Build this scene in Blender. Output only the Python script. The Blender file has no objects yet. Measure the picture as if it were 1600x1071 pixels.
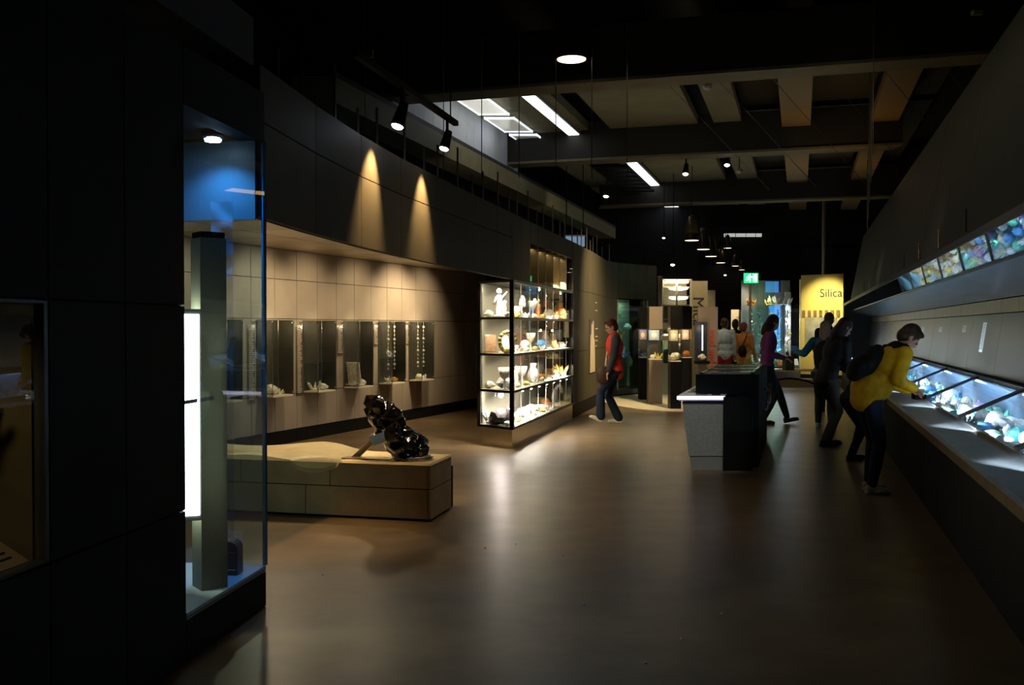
import bpy, math, random
from mathutils import Vector, Matrix, Quaternion, noise
R = math.radians
rnd = random.Random(7)
SC = bpy.context.scene
COL = SC.collection

# ------------------------------------------------------------------ camera, world, exposure
F = 1500.0
PITCH = R(0.86)
cam_d = bpy.data.cameras.new('camera'); cam = bpy.data.objects.new('camera', cam_d); COL.objects.link(cam)
cam.location = (0, 0, 1.5); cam.rotation_euler = (R(90) - PITCH, 0, 0)
cam_d.sensor_width = 36; cam_d.lens = 36 * F / 1600; cam_d.clip_start = .05; cam_d.clip_end = 200
SC.camera = cam
SC.view_settings.view_transform = 'Standard'; SC.view_settings.look = 'None'
SC.view_settings.gamma = 1; SC.view_settings.use_curve_mapping = False
SC.view_settings.exposure = 0.0
SC.cycles.use_denoising = True
SC.cycles.max_bounces = 7; SC.cycles.transparent_max_bounces = 24
SC.cycles.diffuse_bounces = 3; SC.cycles.glossy_bounces = 4
SC.cycles.sample_clamp_indirect = 3.0
SC.cycles.blur_glossy = 1.0
W = bpy.data.worlds.new('world'); SC.world = W; W.use_nodes = True
W.node_tree.nodes['Background'].inputs[0].default_value = (.55, .6, .75, 1)
W.node_tree.nodes['Background'].inputs[1].default_value = 0.00015

def look(o, d):
    o.rotation_euler = Vector(d).to_track_quat('-Z', 'Y').to_euler()
def spot(loc, to, power, col, ang=60, blend=.6, rad=.04):
    l = bpy.data.lights.new('spot_light', 'SPOT'); l.energy = power; l.color = col
    l.spot_size = R(ang); l.spot_blend = blend; l.shadow_soft_size = rad
    o = bpy.data.objects.new('spot_light', l); COL.objects.link(o); o.location = loc
    look(o, Vector(to) - Vector(loc)); return o
def area(loc, to, power, col, sx=.5, sy=.1, xdir=None, spread=180):
    l = bpy.data.lights.new('area_light', 'AREA'); l.energy = power; l.color = col
    l.shape = 'RECTANGLE'; l.size = sx; l.size_y = sy; l.spread = R(spread)
    o = bpy.data.objects.new('area_light', l); COL.objects.link(o)
    z = -(Vector(to) - Vector(loc)).normalized()
    x = Vector(xdir or (1, 0, 0)); x = (x - z * x.dot(z)).normalized(); y = z.cross(x)
    o.matrix_world = Matrix.Translation(loc) @ Matrix((x, y, z)).transposed().to_4x4()
    return o
def point(loc, power, col, rad=.03):
    l = bpy.data.lights.new('point_light', 'POINT'); l.energy = power; l.color = col; l.shadow_soft_size = rad
    o = bpy.data.objects.new('point_light', l); COL.objects.link(o); o.location = loc; return o

AXD = Vector((.3, 1, 0)).normalized()            # long direction of the hall
def ax(x0, s, z): return Vector((x0 + .3 * s, s, z))
WARM = (1, .70, .36); WARM2 = (1, .78, .48); COOL = (.55, .85, 1)

# general light of the hall: the downlights' pools on the floor
spot((.0, 7.8, 4.2), (-.1, 8.2, 0), 80, WARM2, 72, 1, .18)
spot((.0, 5.6, 4.2), (.2, 6.0, 0), 12, WARM2, 80, 1, .18)
spot((1.3, 12.5, 4.3), (1.2, 12.6, 0), 80, WARM2, 76, 1, .18)
spot((3.6, 17.5, 4.2), (3.3, 17.0, 0), 90, WARM, 70, 1, .2)
spot((5.6, 21, 4.2), (5.8, 20.6, 0), 70, WARM, 70, 1, .2)
spot((3.3, 16.2, 4.1), (1.7, 18.4, 1.3), 1100, (1, .76, .40), 70, 1, .1)
# recess wall washers
for i, (yy, pw) in enumerate([(10.6, 45), (11.9, 75), (12.9, 50), (14.1, 55), (15.2, 160), (16.0, 60)]):
    wx = -3.05 + .4 * (yy - 12.2)
    spot((wx + .95, yy - .38, 2.46), (wx, yy, 1.55), pw, WARM2, 98, .9, .05)
spot((-1.6, 10.3, 2.45), (-1.5, 9.4, .0), 70, WARM2, 110, 1, .06)
spot((-1.0, 12.6, 2.45), (-.9, 12.6, 0), 90, WARM2, 105, 1, .06)
spot((-.7, 14.6, 2.45), (-.9, 14.6, 0), 50, WARM2, 105, 1, .06)

# ------------------------------------------------------------------ materials
MATS = {}
def mat(name, col, rough=.6, metal=0., var=.0, scale=6., bump=0., spec=.22, bscale=None, stretch=None, rvar=0., coat=0.):
    if name in MATS: return MATS[name]
    m = bpy.data.materials.new(name); m.use_nodes = True; MATS[name] = m
    nt = m.node_tree; b = nt.nodes['Principled BSDF']
    b.inputs['Base Color'].default_value = (*col, 1); b.inputs['Roughness'].default_value = rough
    b.inputs['Metallic'].default_value = metal; b.inputs['Specular IOR Level'].default_value = spec
    if coat: b.inputs['Coat Weight'].default_value = coat; b.inputs['Coat Roughness'].default_value = .06
    tc = nt.nodes.new('ShaderNodeTexCoord'); mp = nt.nodes.new('ShaderNodeMapping')
    nt.links.new(tc.outputs['Object'], mp.inputs[0])
    if stretch: mp.inputs['Scale'].default_value = stretch
    n = nt.nodes.new('ShaderNodeTexNoise'); n.inputs['Scale'].default_value = scale; n.inputs['Detail'].default_value = 6
    nt.links.new(mp.outputs[0], n.inputs['Vector'])
    if var:
        r = nt.nodes.new('ShaderNodeMapRange'); r.inputs[1].default_value = .3; r.inputs[2].default_value = .7
        r.inputs[3].default_value = 1 - var; r.inputs[4].default_value = 1 + var
        mx = nt.nodes.new('ShaderNodeVectorMath'); mx.operation = 'SCALE'; mx.inputs[0].default_value = col
        nt.links.new(n.outputs[0], r.inputs[0]); nt.links.new(r.outputs[0], mx.inputs['Scale'])
        nt.links.new(mx.outputs[0], b.inputs['Base Color'])
    if rvar:
        r = nt.nodes.new('ShaderNodeMapRange'); r.inputs[1].default_value = .3; r.inputs[2].default_value = .7
        r.inputs[3].default_value = rough - rvar; r.inputs[4].default_value = rough + rvar
        nt.links.new(n.outputs[0], r.inputs[0]); nt.links.new(r.outputs[0], b.inputs['Roughness'])
    if bump:
        n2 = nt.nodes.new('ShaderNodeTexNoise'); n2.inputs['Scale'].default_value = bscale or scale * 3; n2.inputs['Detail'].default_value = 4
        nt.links.new(mp.outputs[0], n2.inputs['Vector'])
        bp = nt.nodes.new('ShaderNodeBump'); bp.inputs['Strength'].default_value = bump; bp.inputs['Distance'].default_value = .02
        nt.links.new(n2.outputs[0], bp.inputs['Height']); nt.links.new(bp.outputs[0], b.inputs['Normal'])
    return m
def emit(name, col, s):
    if name in MATS: return MATS[name]
    m = bpy.data.materials.new(name); m.use_nodes = True; MATS[name] = m
    b = m.node_tree.nodes['Principled BSDF']; b.inputs['Base Color'].default_value = (*[c * .8 for c in col], 1)
    b.inputs['Emission Color'].default_value = (*col, 1); b.inputs['Emission Strength'].default_value = s
    return m
def glassm(name, tint=(.93, .97, .97), refl=.12, rough=.0, gcol=(1, 1, 1), ior=1.45):
    m = bpy.data.materials.new(name); m.use_nodes = True; MATS[name] = m
    nt = m.node_tree; nt.nodes.remove(nt.nodes['Principled BSDF']); out = nt.nodes['Material Output']
    t = nt.nodes.new('ShaderNodeBsdfTransparent'); t.inputs[0].default_value = (*tint, 1)
    g = nt.nodes.new('ShaderNodeBsdfGlossy'); g.inputs['Roughness'].default_value = rough; g.inputs[0].default_value = (*gcol, 1)
    lw = nt.nodes.new('ShaderNodeFresnel'); lw.inputs[0].default_value = ior
    ma = nt.nodes.new('ShaderNodeMath'); ma.operation = 'MULTIPLY_ADD'; ma.inputs[1].default_value = .9; ma.inputs[2].default_value = refl * .2
    mx = nt.nodes.new('ShaderNodeMixShader')
    gm = nt.nodes.new('ShaderNodeNewGeometry'); iv = nt.nodes.new('ShaderNodeMath'); iv.operation = 'SUBTRACT'; iv.inputs[0].default_value = 1
    ml = nt.nodes.new('ShaderNodeMath'); ml.operation = 'MULTIPLY'; nt.links.new(gm.outputs['Backfacing'], iv.inputs[1])
    nt.links.new(lw.outputs[0], ma.inputs[0]); nt.links.new(ma.outputs[0], ml.inputs[0]); nt.links.new(iv.outputs[0], ml.inputs[1]); nt.links.new(ml.outputs[0], mx.inputs[0])
    nt.links.new(t.outputs[0], mx.inputs[1]); nt.links.new(g.outputs[0], mx.inputs[2]); nt.links.new(mx.outputs[0], out.inputs[0])
    return m
M_black = mat('black paint', (.008, .008, .008), .6, var=.2, spec=.12)
M_wall = mat('dark slate panel', (.015, .015, .015), .65, spec=.12, var=.15, scale=3, bump=.05, bscale=60)
M_fascia = mat('grey fascia panel', (.085, .075, .05), .6, spec=.08, var=.08, scale=4, bump=.04, bscale=80)
M_wall_dk = mat('charcoal backing', (.01, .01, .01), .8)
M_tan = mat('sand coloured wall panel', (.36, .30, .235), .5, var=.06, scale=3, bump=.03, bscale=60)
M_soffit = mat('brushed bronze soffit', (.40, .31, .18), .35, .6, var=.2, scale=2)
M_floor = None
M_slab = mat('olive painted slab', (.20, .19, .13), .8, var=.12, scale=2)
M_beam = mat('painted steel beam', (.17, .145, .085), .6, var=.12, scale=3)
M_beam_dk = mat('shade darkened steel', (.03, .028, .022), .6, var=.12, scale=3)  # darker copy of the beam colour, carrying the shade on the webs
M_white = mat('white wall sheet', (.55, .57, .60), .6, var=.05)
M_steel = mat('brushed steel', (.55, .48, .38), .28, 1., var=.15, scale=8, stretch=(1, 1, 30), bump=.05, bscale=40)
M_chrome = mat('chrome', (.6, .6, .6), .15, 1.)
M_blacksteel = mat('black steel frame', (.012, .011, .010), .35, .4, var=.2)
M_stone = mat('pale limestone', (.70, .56, .30), .38, var=.14, scale=5, bump=.1, bscale=30)
M_stone_dk = mat('bench cladding board', (.44, .34, .18), .6, var=.16, scale=4, bump=.12, bscale=50)
M_glass = glassm('clear pane', (.95, .97, .96), .1)
M_glass_teal = glassm('green tinted pane', (.78, .94, .86), .3)
M_glass_blue = glassm('blue tinted pane', (.80, .92, .99), .5)
M_paper = mat('white card', (.75, .75, .72), .6)
M_print = mat('dark print', (.03, .025, .02), .6)
M_litpaper = mat('ivory card', (.8, .72, .55), .6)
M_grey = mat('grey painted casing', (.30, .30, .275), .5, var=.05)
M_brown = mat('taupe casing', (.22, .18, .14), .5, var=.06)

M_glass_t = glassm('coated table glass', (.97, .98, .99), .05, ior=1.16)
def floor_mat():
    m = bpy.data.materials.new('polished concrete'); m.use_nodes = True
    nt = m.node_tree; b = nt.nodes['Principled BSDF']
    tc = nt.nodes.new('ShaderNodeTexCoord')
    n = nt.nodes.new('ShaderNodeTexNoise'); n.inputs['Scale'].default_value = 2.4; n.inputs['Detail'].default_value = 6; n.inputs['Roughness'].default_value = .6
    nt.links.new(tc.outputs['Object'], n.inputs['Vector'])
    cr = nt.nodes.new('ShaderNodeValToRGB'); cr.color_ramp.elements[0].position = .28; cr.color_ramp.elements[1].position = .74; cr.color_ramp.interpolation = 'B_SPLINE'
    cr.color_ramp.elements[0].color = (.085, .056, .03, 1); cr.color_ramp.elements[1].color = (.25, .172, .092, 1)
    nt.links.new(n.outputs[0], cr.inputs[0]); nt.links.new(cr.outputs[0], b.inputs['Base Color'])
    n2 = nt.nodes.new('ShaderNodeTexNoise'); n2.inputs['Scale'].default_value = 1.4; n2.inputs['Detail'].default_value = 3
    nt.links.new(tc.outputs['Object'], n2.inputs['Vector'])
    r = nt.nodes.new('ShaderNodeMapRange'); r.inputs[1].default_value = 0; r.inputs[2].default_value = 1; r.inputs[3].default_value = .25; r.inputs[4].default_value = .33
    b.inputs['Roughness'].default_value = .34
    b.inputs['Specular IOR Level'].default_value = .38
    return m
M_floor = floor_mat()

# ------------------------------------------------------------------ mesh helpers
class MB:
    def __init__(s): s.v = []; s.f = []
    def add(s, vs, fs):
        o = len(s.v); s.v += [Vector(x) for x in vs]; s.f += [tuple(i + o for i in f) for f in fs]; return s
    def box(s, c, d, rz=0, rot=None):
        c = Vector(c); M = rot if rot is not None else Matrix.Rotation(rz, 3, 'Z'); x, y, z = [k / 2 for k in d]
        vs = [c + M @ Vector((a * x, b * y, e * z)) for a in (-1, 1) for b in (-1, 1) for e in (-1, 1)]
        return s.add(vs, [(0, 1, 3, 2), (4, 6, 7, 5), (0, 4, 5, 1), (2, 3, 7, 6), (0, 2, 6, 4), (1, 5, 7, 3)])
    def slab(s, p, q, z0, z1, t):
        """vertical slab over the plan segment p-q; t = thickness to the left of p->q"""
        p = Vector((p[0], p[1], 0)); q = Vector((q[0], q[1], 0)); d = (q - p).normalized(); n = Vector((-d.y, d.x, 0)) * t
        return s.hexa([p, q, q + n, p + n], z0, z1)
    def hexa(s, pl, z0, z1):
        vs = [Vector((a.x, a.y, z0)) for a in pl] + [Vector((a.x, a.y, z1)) for a in pl]; n = len(pl)
        return s.add(vs, [tuple(range(n))[::-1], tuple(range(n, 2 * n))] + [(i, (i + 1) % n, (i + 1) % n + n, i + n) for i in range(n)])
    def loft(s, a, b):
        n = len(a)
        return s.add(list(a) + list(b), [tuple(range(n))[::-1], tuple(range(n, 2 * n))] + [(i, (i + 1) % n, (i + 1) % n + n, i + n) for i in range(n)])
    def axp(s, poly, s0, s1):
        return s.loft([ax(x, s0, z) for x, z in poly], [ax(x, s1, z) for x, z in poly])
    def cyl(s, a, b, r0, r1=None, n=10):
        a = Vector(a); b = Vector(b); r1 = r0 if r1 is None else r1
        q = (b - a).to_track_quat('Z', 'Y')
        ra = [a + q @ Vector((math.cos(t) * r0, math.sin(t) * r0, 0)) for t in [2 * math.pi * i / n for i in range(n)]]
        rb = [b + q @ Vector((math.cos(t) * r1, math.sin(t) * r1, 0)) for t in [2 * math.pi * i / n for i in range(n)]]
        return s.loft(ra, rb)
    def tube(s, pts, r, n=8):
        for a, b in zip(pts[:-1], pts[1:]): s.cyl(a, b, r, r, n)
        return s
    def lathe(s, prof, n=16, c=(0, 0, 0)):
        c = Vector(c); o = len(s.v)
        for r, z in prof:
            s.v += [c + Vector((math.cos(2 * math.pi * i / n) * r, math.sin(2 * math.pi * i / n) * r, z)) for i in range(n)]
        for k in range(len(prof) - 1):
            s.f += [(o + k * n + i, o + k * n + (i + 1) % n, o + (k + 1) * n + (i + 1) % n, o + (k + 1) * n + i) for i in range(n)]
        s.f.append(tuple(o + i for i in range(n))[::-1]); s.f.append(tuple(o + (len(prof) - 1) * n + i for i in range(n)))
        return s
    def ell(s, c, r, rot=None, n=12, m=8):
        c = Vector(c); r = (r, r, r) if isinstance(r, (int, float)) else r; M = rot if rot is not None else Matrix.Identity(3)
        o = len(s.v)
        s.v.append(c + M @ Vector((0, 0, -r[2])))
        for k in range(1, m):
            t = math.pi * k / m - math.pi / 2
            for i in range(n):
                p = 2 * math.pi * i / n
                s.v.append(c + M @ Vector((math.cos(p) * math.cos(t) * r[0], math.sin(p) * math.cos(t) * r[1], math.sin(t) * r[2])))
        s.v.append(c + M @ Vector((0, 0, r[2])))
        for i in range(n): s.f.append((o, o + 1 + (i + 1) % n, o + 1 + i))
        for k in range(m - 2):
            for i in range(n):
                a = o + 1 + k * n; s.f.append((a + i, a + (i + 1) % n, a + n + (i + 1) % n, a + n + i))
        l = len(s.v) - 1; a = o + 1 + (m - 2) * n
        for i in range(n): s.f.append((a + i, a + (i + 1) % n, l))
        return s
    def mesh(s, name, m=None, smooth=False):
        me = bpy.data.meshes.new(name); me.from_pydata([tuple(x) for x in s.v], [], s.f); me.update()
        if m: me.materials.append(m)
        if smooth: me.polygons.foreach_set('use_smooth', [True] * len(me.polygons))
        return me
    def build(s, name, m=None, parent=None, smooth=False, **k):
        me = s.mesh(name, m, smooth)
        if parent is not None:
            inv = parent_loc(parent)
            me.transform(inv)
        o = bpy.data.objects.new(name, me); COL.objects.link(o)
        if parent is not None: o.parent = parent
        return tag(o, **k)
def parent_loc(o):
    M = Matrix.Identity(4)
    while o is not None:
        M = Matrix.Translation(o.location) @ o.rotation_euler.to_matrix().to_4x4() @ M; o = o.parent
    return M.inverted()
def tag(o, label=None, cat=None, group=None, kind=None):
    if label: o['label'] = label
    if cat: o['category'] = cat
    if group: o['group'] = group
    if kind: o['kind'] = kind
    return o
def empty(name, loc, rz=0, **k):
    o = bpy.data.objects.new(name, None); COL.objects.link(o); o.location = loc; o.rotation_euler = (0, 0, rz)
    o.empty_display_size = .1
    return tag(o, **k)
def share(name, me, m, loc, rz=0, sc=1., parent=None, rot=None, **k):
    """another object on shared mesh data, with its own material"""
    o = bpy.data.objects.new(name, me); COL.objects.link(o); o.location = loc
    o.rotation_euler = rot or (0, 0, rz); o.scale = (sc, sc, sc) if isinstance(sc, (int, float)) else sc
    if m is not None:
        o.material_slots[0].link = 'OBJECT'; o.material_slots[0].material = m
    if parent: o.parent = parent
    return tag(o, **k)
def copy_tree(o, parent=None):
    c = o.copy(); COL.objects.link(c)
    if parent is not None: c.parent = parent
    for ch in list(o.children): copy_tree(ch, c)
    return c
def text(s, size, m, loc, rot, parent=None, ext=.002, name='lettering', align='LEFT'):
    cu = bpy.data.curves.new(name, 'FONT'); cu.body = s; cu.size = size; cu.extrude = ext; cu.align_x = align
    cu.materials.append(m); o = bpy.data.objects.new(name, cu); COL.objects.link(o)
    me = bpy.data.meshes.new_from_object(o); bpy.data.objects.remove(o); o = bpy.data.objects.new(name, me); COL.objects.link(o)
    o.matrix_world = Matrix.Translation(loc) @ rot.to_4x4()
    if parent is not None:
        o.parent = parent; o.matrix_parent_inverse = Matrix.Identity(4)
        o.matrix_world = Matrix.Identity(4)
        M = parent_loc(parent) @ Matrix.Translation(loc) @ rot.to_4x4()
        o.location = M.to_translation(); o.rotation_euler = M.to_euler()
    return o
def frame(xd, zd):
    """rotation with local x along xd, local y along zd (text upright), normal = x cross y"""
    x = Vector(xd).normalized(); y = Vector(zd).normalized(); z = x.cross(y).normalized(); y = z.cross(x)
    return Matrix((x, y, z)).transposed()
ORD = ['first', 'second', 'third', 'fourth', 'fifth', 'sixth', 'seventh', 'eighth', 'ninth', 'tenth', 'eleventh', 'twelfth', 'thirteenth']

# ------------------------------------------------------------------ floor
MB().box((2, 14, -.05), (30, 42, .1)).build('floor', M_floor, kind='structure')
# ------------------------------------------------------------------ left wall beside the camera
def WL(y): return Vector((-2.1 + .15 * y, y, 0))
wl = empty('wall_left', (0, 0, 0), kind='structure')
back = MB()
Y0s = [1.40, 1.88, 2.36, 2.84, 3.32, 3.80, 4.28]
def wpanel(a, b, z0, z1, g=.004):
    d = (WL(b) - WL(a)).normalized() * g
    p = WL(a) + d; q = WL(b) - d
    MB().slab(p, q, z0 + g, z1 - g, .03).build('panel', M_wall, wl)
WZ = [0.0, .685, 1.6, 2.76]
for a, b in zip(Y0s[:-1], Y0s[1:]):
    for z0, z1 in zip(WZ[:-1], WZ[1:]):
        if z0 == .685 and a in (2.36, 2.84): continue
        wpanel(a, b, z0, z1)
wpanel(4.28, 5.16, 2.49, 2.76)
wpanel(4.28, 5.16, 0.0, .19)
bk = MB()
def off(p, t):                     # a point pushed behind the wall face
    n = Vector((-1, .15, 0)).normalized(); return p + n * t
for a, b, z0, z1 in [(1.4, 4.27, 0, .68), (1.4, 4.27, 1.6, 2.75), (1.4, 2.36, .68, 1.6), (3.325, 4.27, .68, 1.6), (4.27, 5.15, 2.5, 2.75), (4.27, 5.15, 0, .185)]:
    bk.slab(off(WL(a), .031), off(WL(b), .031), z0, z1, .1)
bk.build('wall_backing', M_wall_dk, wl)
# window of the wall vitrine near the camera
wn = empty('window_1', WL(3.3), kind='structure')
fr = MB()
p, q = WL(2.37), WL(3.315)
fr.slab(WL(3.295), q, .69, 1.595, .04); fr.slab(p, q, .69, .70, .04); fr.slab(p, q, 1.585, 1.595, .04)
fr.build('window_frame', mat('grey window frame', (.16, .17, .19), .3, .6), wn)
MB().slab(off(p, .02), off(WL(3.295), .02), .70, 1.585, .006).build('glass_pane', M_glass, wn)
# niche behind it
ni = MB()
ni.slab(off(p, .5), off(q, .5), .66, 1.64, .02); ni.slab(off(q, .05), off(q, .5), .66, 1.64, .02)
ni.slab(off(p, .05), off(q, .05), .66, .685, .45); ni.slab(off(p, .05), off(q, .05), 1.6, 1.62, .45)
ni.build('niche', mat('olive niche lining', (.16, .14, .08), .7, var=.15), wn)
spot(off(WL(2.75), .18) + Vector((0, 0, 1.57)), off(WL(3.15), .3) + Vector((0, 0, .7)), 3.2, WARM, 120, 1)

# ------------------------------------------------------------------ specimens (prototype meshes, origin at the base)
PRO = {}
def rock(seed, fl=1., sub=2, amp=.35, sq=(1, 1, .75)):
    import bmesh
    bm = bmesh.new(); bmesh.ops.create_icosphere(bm, subdivisions=sub, radius=.5)
    for v in bm.verts:
        n = noise.noise(v.co * 2.2 + Vector((seed * 3.7, seed, 0))); n2 = noise.noise(v.co * 5 + Vector((seed, 9, seed)))
        v.co *= 1 + amp * n * 1.3 + .25 * amp * n2
        v.co.x *= sq[0]; v.co.y *= sq[1]; v.co.z *= sq[2]
    z = min(v.co.z for v in bm.verts)
    for v in bm.verts: v.co.z -= z
    me = bpy.data.meshes.new('rock'); bm.to_mesh(me); bm.free(); me.materials.append(M_paper); return me
def crystal_pts(mb, base, d, L, r, n=6):
    d = Vector(d).normalized(); q = d.to_track_quat('Z', 'Y'); base = Vector(base)
    ring = [Vector((math.cos(2 * math.pi * i / n) * r, math.sin(2 * math.pi * i / n) * r, 0)) for i in range(n)]
    a = [base + q @ x for x in ring]; b = [base + q @ (x * .95 + Vector((0, 0, L * .72))) for x in ring]; tip = base + d * L
    o = len(mb.v); mb.v += a + b + [tip]
    mb.f += [(o + i, o + (i + 1) % n, o + n + (i + 1) % n, o + n + i) for i in range(n)]
    mb.f += [(o + n + i, o + n + (i + 1) % n, o + 2 * n) for i in range(n)] + [tuple(o + i for i in range(n))[::-1]]
def cluster(seed, k=8, tall=1.):
    r = random.Random(seed); mb = MB(); mb.ell((0, 0, .1), (.42, .36, .14), n=8, m=5)
    for i in range(k):
        a = r.uniform(0, 6.28); t = r.uniform(.0, .28)
        crystal_pts(mb, (math.cos(a) * t, math.sin(a) * t, .06), (math.cos(a) * t * 2.4, math.sin(a) * t * 2.4, 1), r.uniform(.45, .95) * tall, r.uniform(.07, .14))
    return mb.mesh('cluster', M_paper)
for i in range(4): PRO['rock%d' % i] = rock(i + 1)
for i in range(3): PRO['crystal%d' % i] = cluster(i + 11)
PRO['slice'] = rock(9, sq=(1, .18, .9), amp=.25)
PRO['sphere'] = MB().ell((0, 0, .5), .42, n=16, m=10).lathe([(.28, 0), (.2, .05), (.16, .12)], 12).mesh('sphere_stone', M_paper, True)
PRO['cup'] = MB().lathe([(.22, 0), (.24, .03), (.06, .08), (.05, .45), (.18, .55), (.26, .75), (.28, 1.0), (.26, 1.0), (.22, .75), (.05, .56)], 14).mesh('cup', M_paper, True)
PRO['vase'] = MB().lathe([(.18, 0), (.3, .15), (.34, .4), (.2, .7), (.13, .8), (.2, .98), (.18, .98), (.1, .8)], 14).mesh('vase', M_paper, True)
def ring_mesh():
    mb = MB(); n = 14
    pts = [Vector((math.cos(2 * math.pi * i / n) * .36, 0, .5 + math.sin(2 * math.pi * i / n) * .42)) for i in range(n * 3 // 4 + 1)]
    mb.tube(pts, .08, 8); mb.box((0, 0, .03), (.3, .2, .06)); return mb.mesh('ring', M_paper, True)
PRO['ring'] = ring_mesh()
def fig_mesh():
    mb = MB(); mb.lathe([(.2, 0), (.2, .06), (.1, .09), (.13, .4), (.1, .55), (.14, .68), (.05, .76)], 10); mb.ell((0, 0, .87), .1, n=8, m=6)
    mb.cyl((.1, 0, .66), (.28, 0, .86), .04, .03, 6); mb.cyl((-.1, 0, .66), (-.2, 0, .42), .04, .03, 6); return mb.mesh('figurine', M_paper, True)
PRO['fig'] = fig_mesh()
PRO['bowl'] = MB().lathe([(.15, 0), (.16, .04), (.1, .08), (.34, .2), (.46, .42), (.43, .42), (.3, .22), (.05, .12)], 16).mesh('bowl', M_paper, True)
PRO['tile'] = MB().box((0, 0, .02), (.5, .3, .04)).box((0, .05, .35), (.42, .05, .62), rot=Matrix.Rotation(-.2, 3, 'X')).mesh('tablet', M_paper)
KIND = {'rock': ('mineral specimen', 'mineral'), 'crystal': ('crystal cluster', 'crystal'), 'slice': ('polished stone slice', 'mineral'), 'sphere': ('stone ball', 'stone ball'),
        'cup': ('stemmed cup', 'cup'), 'vase': ('vase', 'vase'), 'ring': ('curved ornament', 'ornament'), 'fig': ('figurine', 'figurine'), 'bowl': ('bowl', 'bowl'), 'tile': ('upright tablet', 'tablet')}
SNAME = {'rock': 'mineral_specimen', 'crystal': 'crystal_cluster', 'slice': 'stone_slice', 'sphere': 'stone_ball', 'cup': 'stemmed_cup', 'vase': 'small_vase', 'ring': 'curved_ornament', 'fig': 'figurine', 'bowl': 'bowl', 'tile': 'tablet'}
def smat(name, col, rough=.3, coat=.3): return mat('specimen ' + name, col, rough, var=.35, scale=9, bump=.15, coat=coat)
SM = {'ivory': smat('ivory', (.78, .72, .58)), 'white': smat('white', (.85, .86, .88)), 'amber': smat('amber', (.75, .36, .06)), 'orange': smat('orange', (.7, .2, .05)),
      'green': smat('green', (.10, .42, .30)), 'teal': smat('teal', (.08, .40, .46)), 'violet': smat('violet', (.38, .28, .6)), 'dark': smat('dark', (.05, .045, .05)),
      'brown': smat('brown', (.22, .13, .07)), 'grey': smat('grey', (.35, .36, .38)), 'blue': smat('blue', (.10, .28, .62)), 'gold': smat('gold', (.6, .45, .12), .2)}
def specimen(kind, colr, loc, size, where, group, rz=None, mats=None):
    k = kind.rstrip('0123456789')
    return share(SNAME[k], PRO[kind], (mats or SM)[colr], loc, rnd.uniform(0, 6.28) if rz is None else rz, size,
                 label='%s %s %s' % (colr, KIND[k][0], where), cat=KIND[k][1], group=group)

# things inside the near window
nb = off(WL(3.14), .2)
specimen('crystal0', 'teal', nb + Vector((0, 0, 1.22)), (.1, .22, .08), 'on the upper bracket in the nearest wall window', None, 0)
specimen('vase', 'dark', nb + Vector((-.05, -.12, .72)), (.16, .16, .42), 'behind the sloping text card in the nearest window', None, 0)
specimen('rock1', 'ivory', nb + Vector((-.05, -.12, 1.13)), (.08, .08, .06), 'on top of the dark vase in the nearest window', None, 0)
t = empty('bracket_shelf', nb + Vector((0, 0, 1.2)), label='thin glass bracket shelf inside the nearest wall window', cat='shelf')
MB().slab(off(WL(2.8), .08) , off(WL(3.2), .08) , 1.205, 1.22, .36).build('shelf_board', M_glass, t)
MB().slab(off(WL(2.85), .40), off(WL(3.2), .40), 1.17, 1.205, .08).build('bracket', M_blacksteel, t)
t = empty('text_card', off(WL(3.05), .1) + Vector((0, 0, .69)), label='sloping cream text card on the sill of the nearest wall window', cat='text card')
c = MB(); a_, b_ = off(WL(2.6), .05), off(WL(3.28), .05); a2, b2 = off(WL(2.6), .26), off(WL(3.28), .26)
c.loft([a_ + Vector((0, 0, .69)), b_ + Vector((0, 0, .69)), b_ + Vector((0, 0, .70)), a_ + Vector((0, 0, .70))],
       [a2 + Vector((0, 0, .81)), b2 + Vector((0, 0, .81)), b2 + Vector((0, 0, .82)), a2 + Vector((0, 0, .82))])
c.build('card', mat('cream board', (.42, .33, .22), .6), t)
ln = MB()
for k in range(6):
    u = .15 + .12 * k; A = a_.lerp(a2, u); B = b_.lerp(b2, u); zz = .702 + .12 * u
    p0 = A.lerp(B, .75); p1 = A.lerp(B, .93); w = Vector((-.006, 0, .004))
    ln.loft([p0 + Vector((0, 0, zz)), p1 + Vector((0, 0, zz)), p1 + Vector((0, 0, zz + .002)), p0 + Vector((0, 0, zz + .002))],
            [p0 + w + Vector((0, 0, zz)), p1 + w + Vector((0, 0, zz)), p1 + w + Vector((0, 0, zz + .002)), p0 + w + Vector((0, 0, zz + .002))])
ln.build('text_lines', M_print, t, kind='stuff')

# ------------------------------------------------------------------ blue-lit corner tower case
tw = empty('glass_tower', WL(4.72), label='tall glass corner case lit blue at the top beside the near wall', cat='display case')
A, B = WL(4.285), WL(5.155)
D = .62
A2, B2 = off(A, D), off(B, D)
m = MB(); m.hexa([A, B, B2, A2], .195, .22); m.build('case_floor', mat('pale blue case floor', (.5, .62, .68), .5), tw)
m = MB(); m.hexa([off(A, .03), off(B, .03), B2, A2], 2.52, 2.56); m.build('case_top', M_black, tw)
m = MB(); m.slab(A, B, .22, 2.50, .008); m.build('front_pane', M_glass, tw)
m = MB(); m.slab(B, B2, .22, 2.50, .008); m.build('side_pane', M_glass_blue, tw)
m = MB(); m.slab(off(A, D - .02), off(B, D - .02), .22, 2.5, .008); m.build('back_pane', M_glass, tw)
m = MB(); m.slab(B + Vector((-.008, .0, 0)), B + Vector((.004, .022, 0)), .22, 2.5, .012); m.build('corner_edge', mat('teal glass edge', (.05, .22, .30), .15, coat=.6), tw)
m = MB(); m.hexa([A, B, off(B, .02), off(A, .02)], .19, .205); m.build('bottom_trim', M_chrome, tw)
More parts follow.
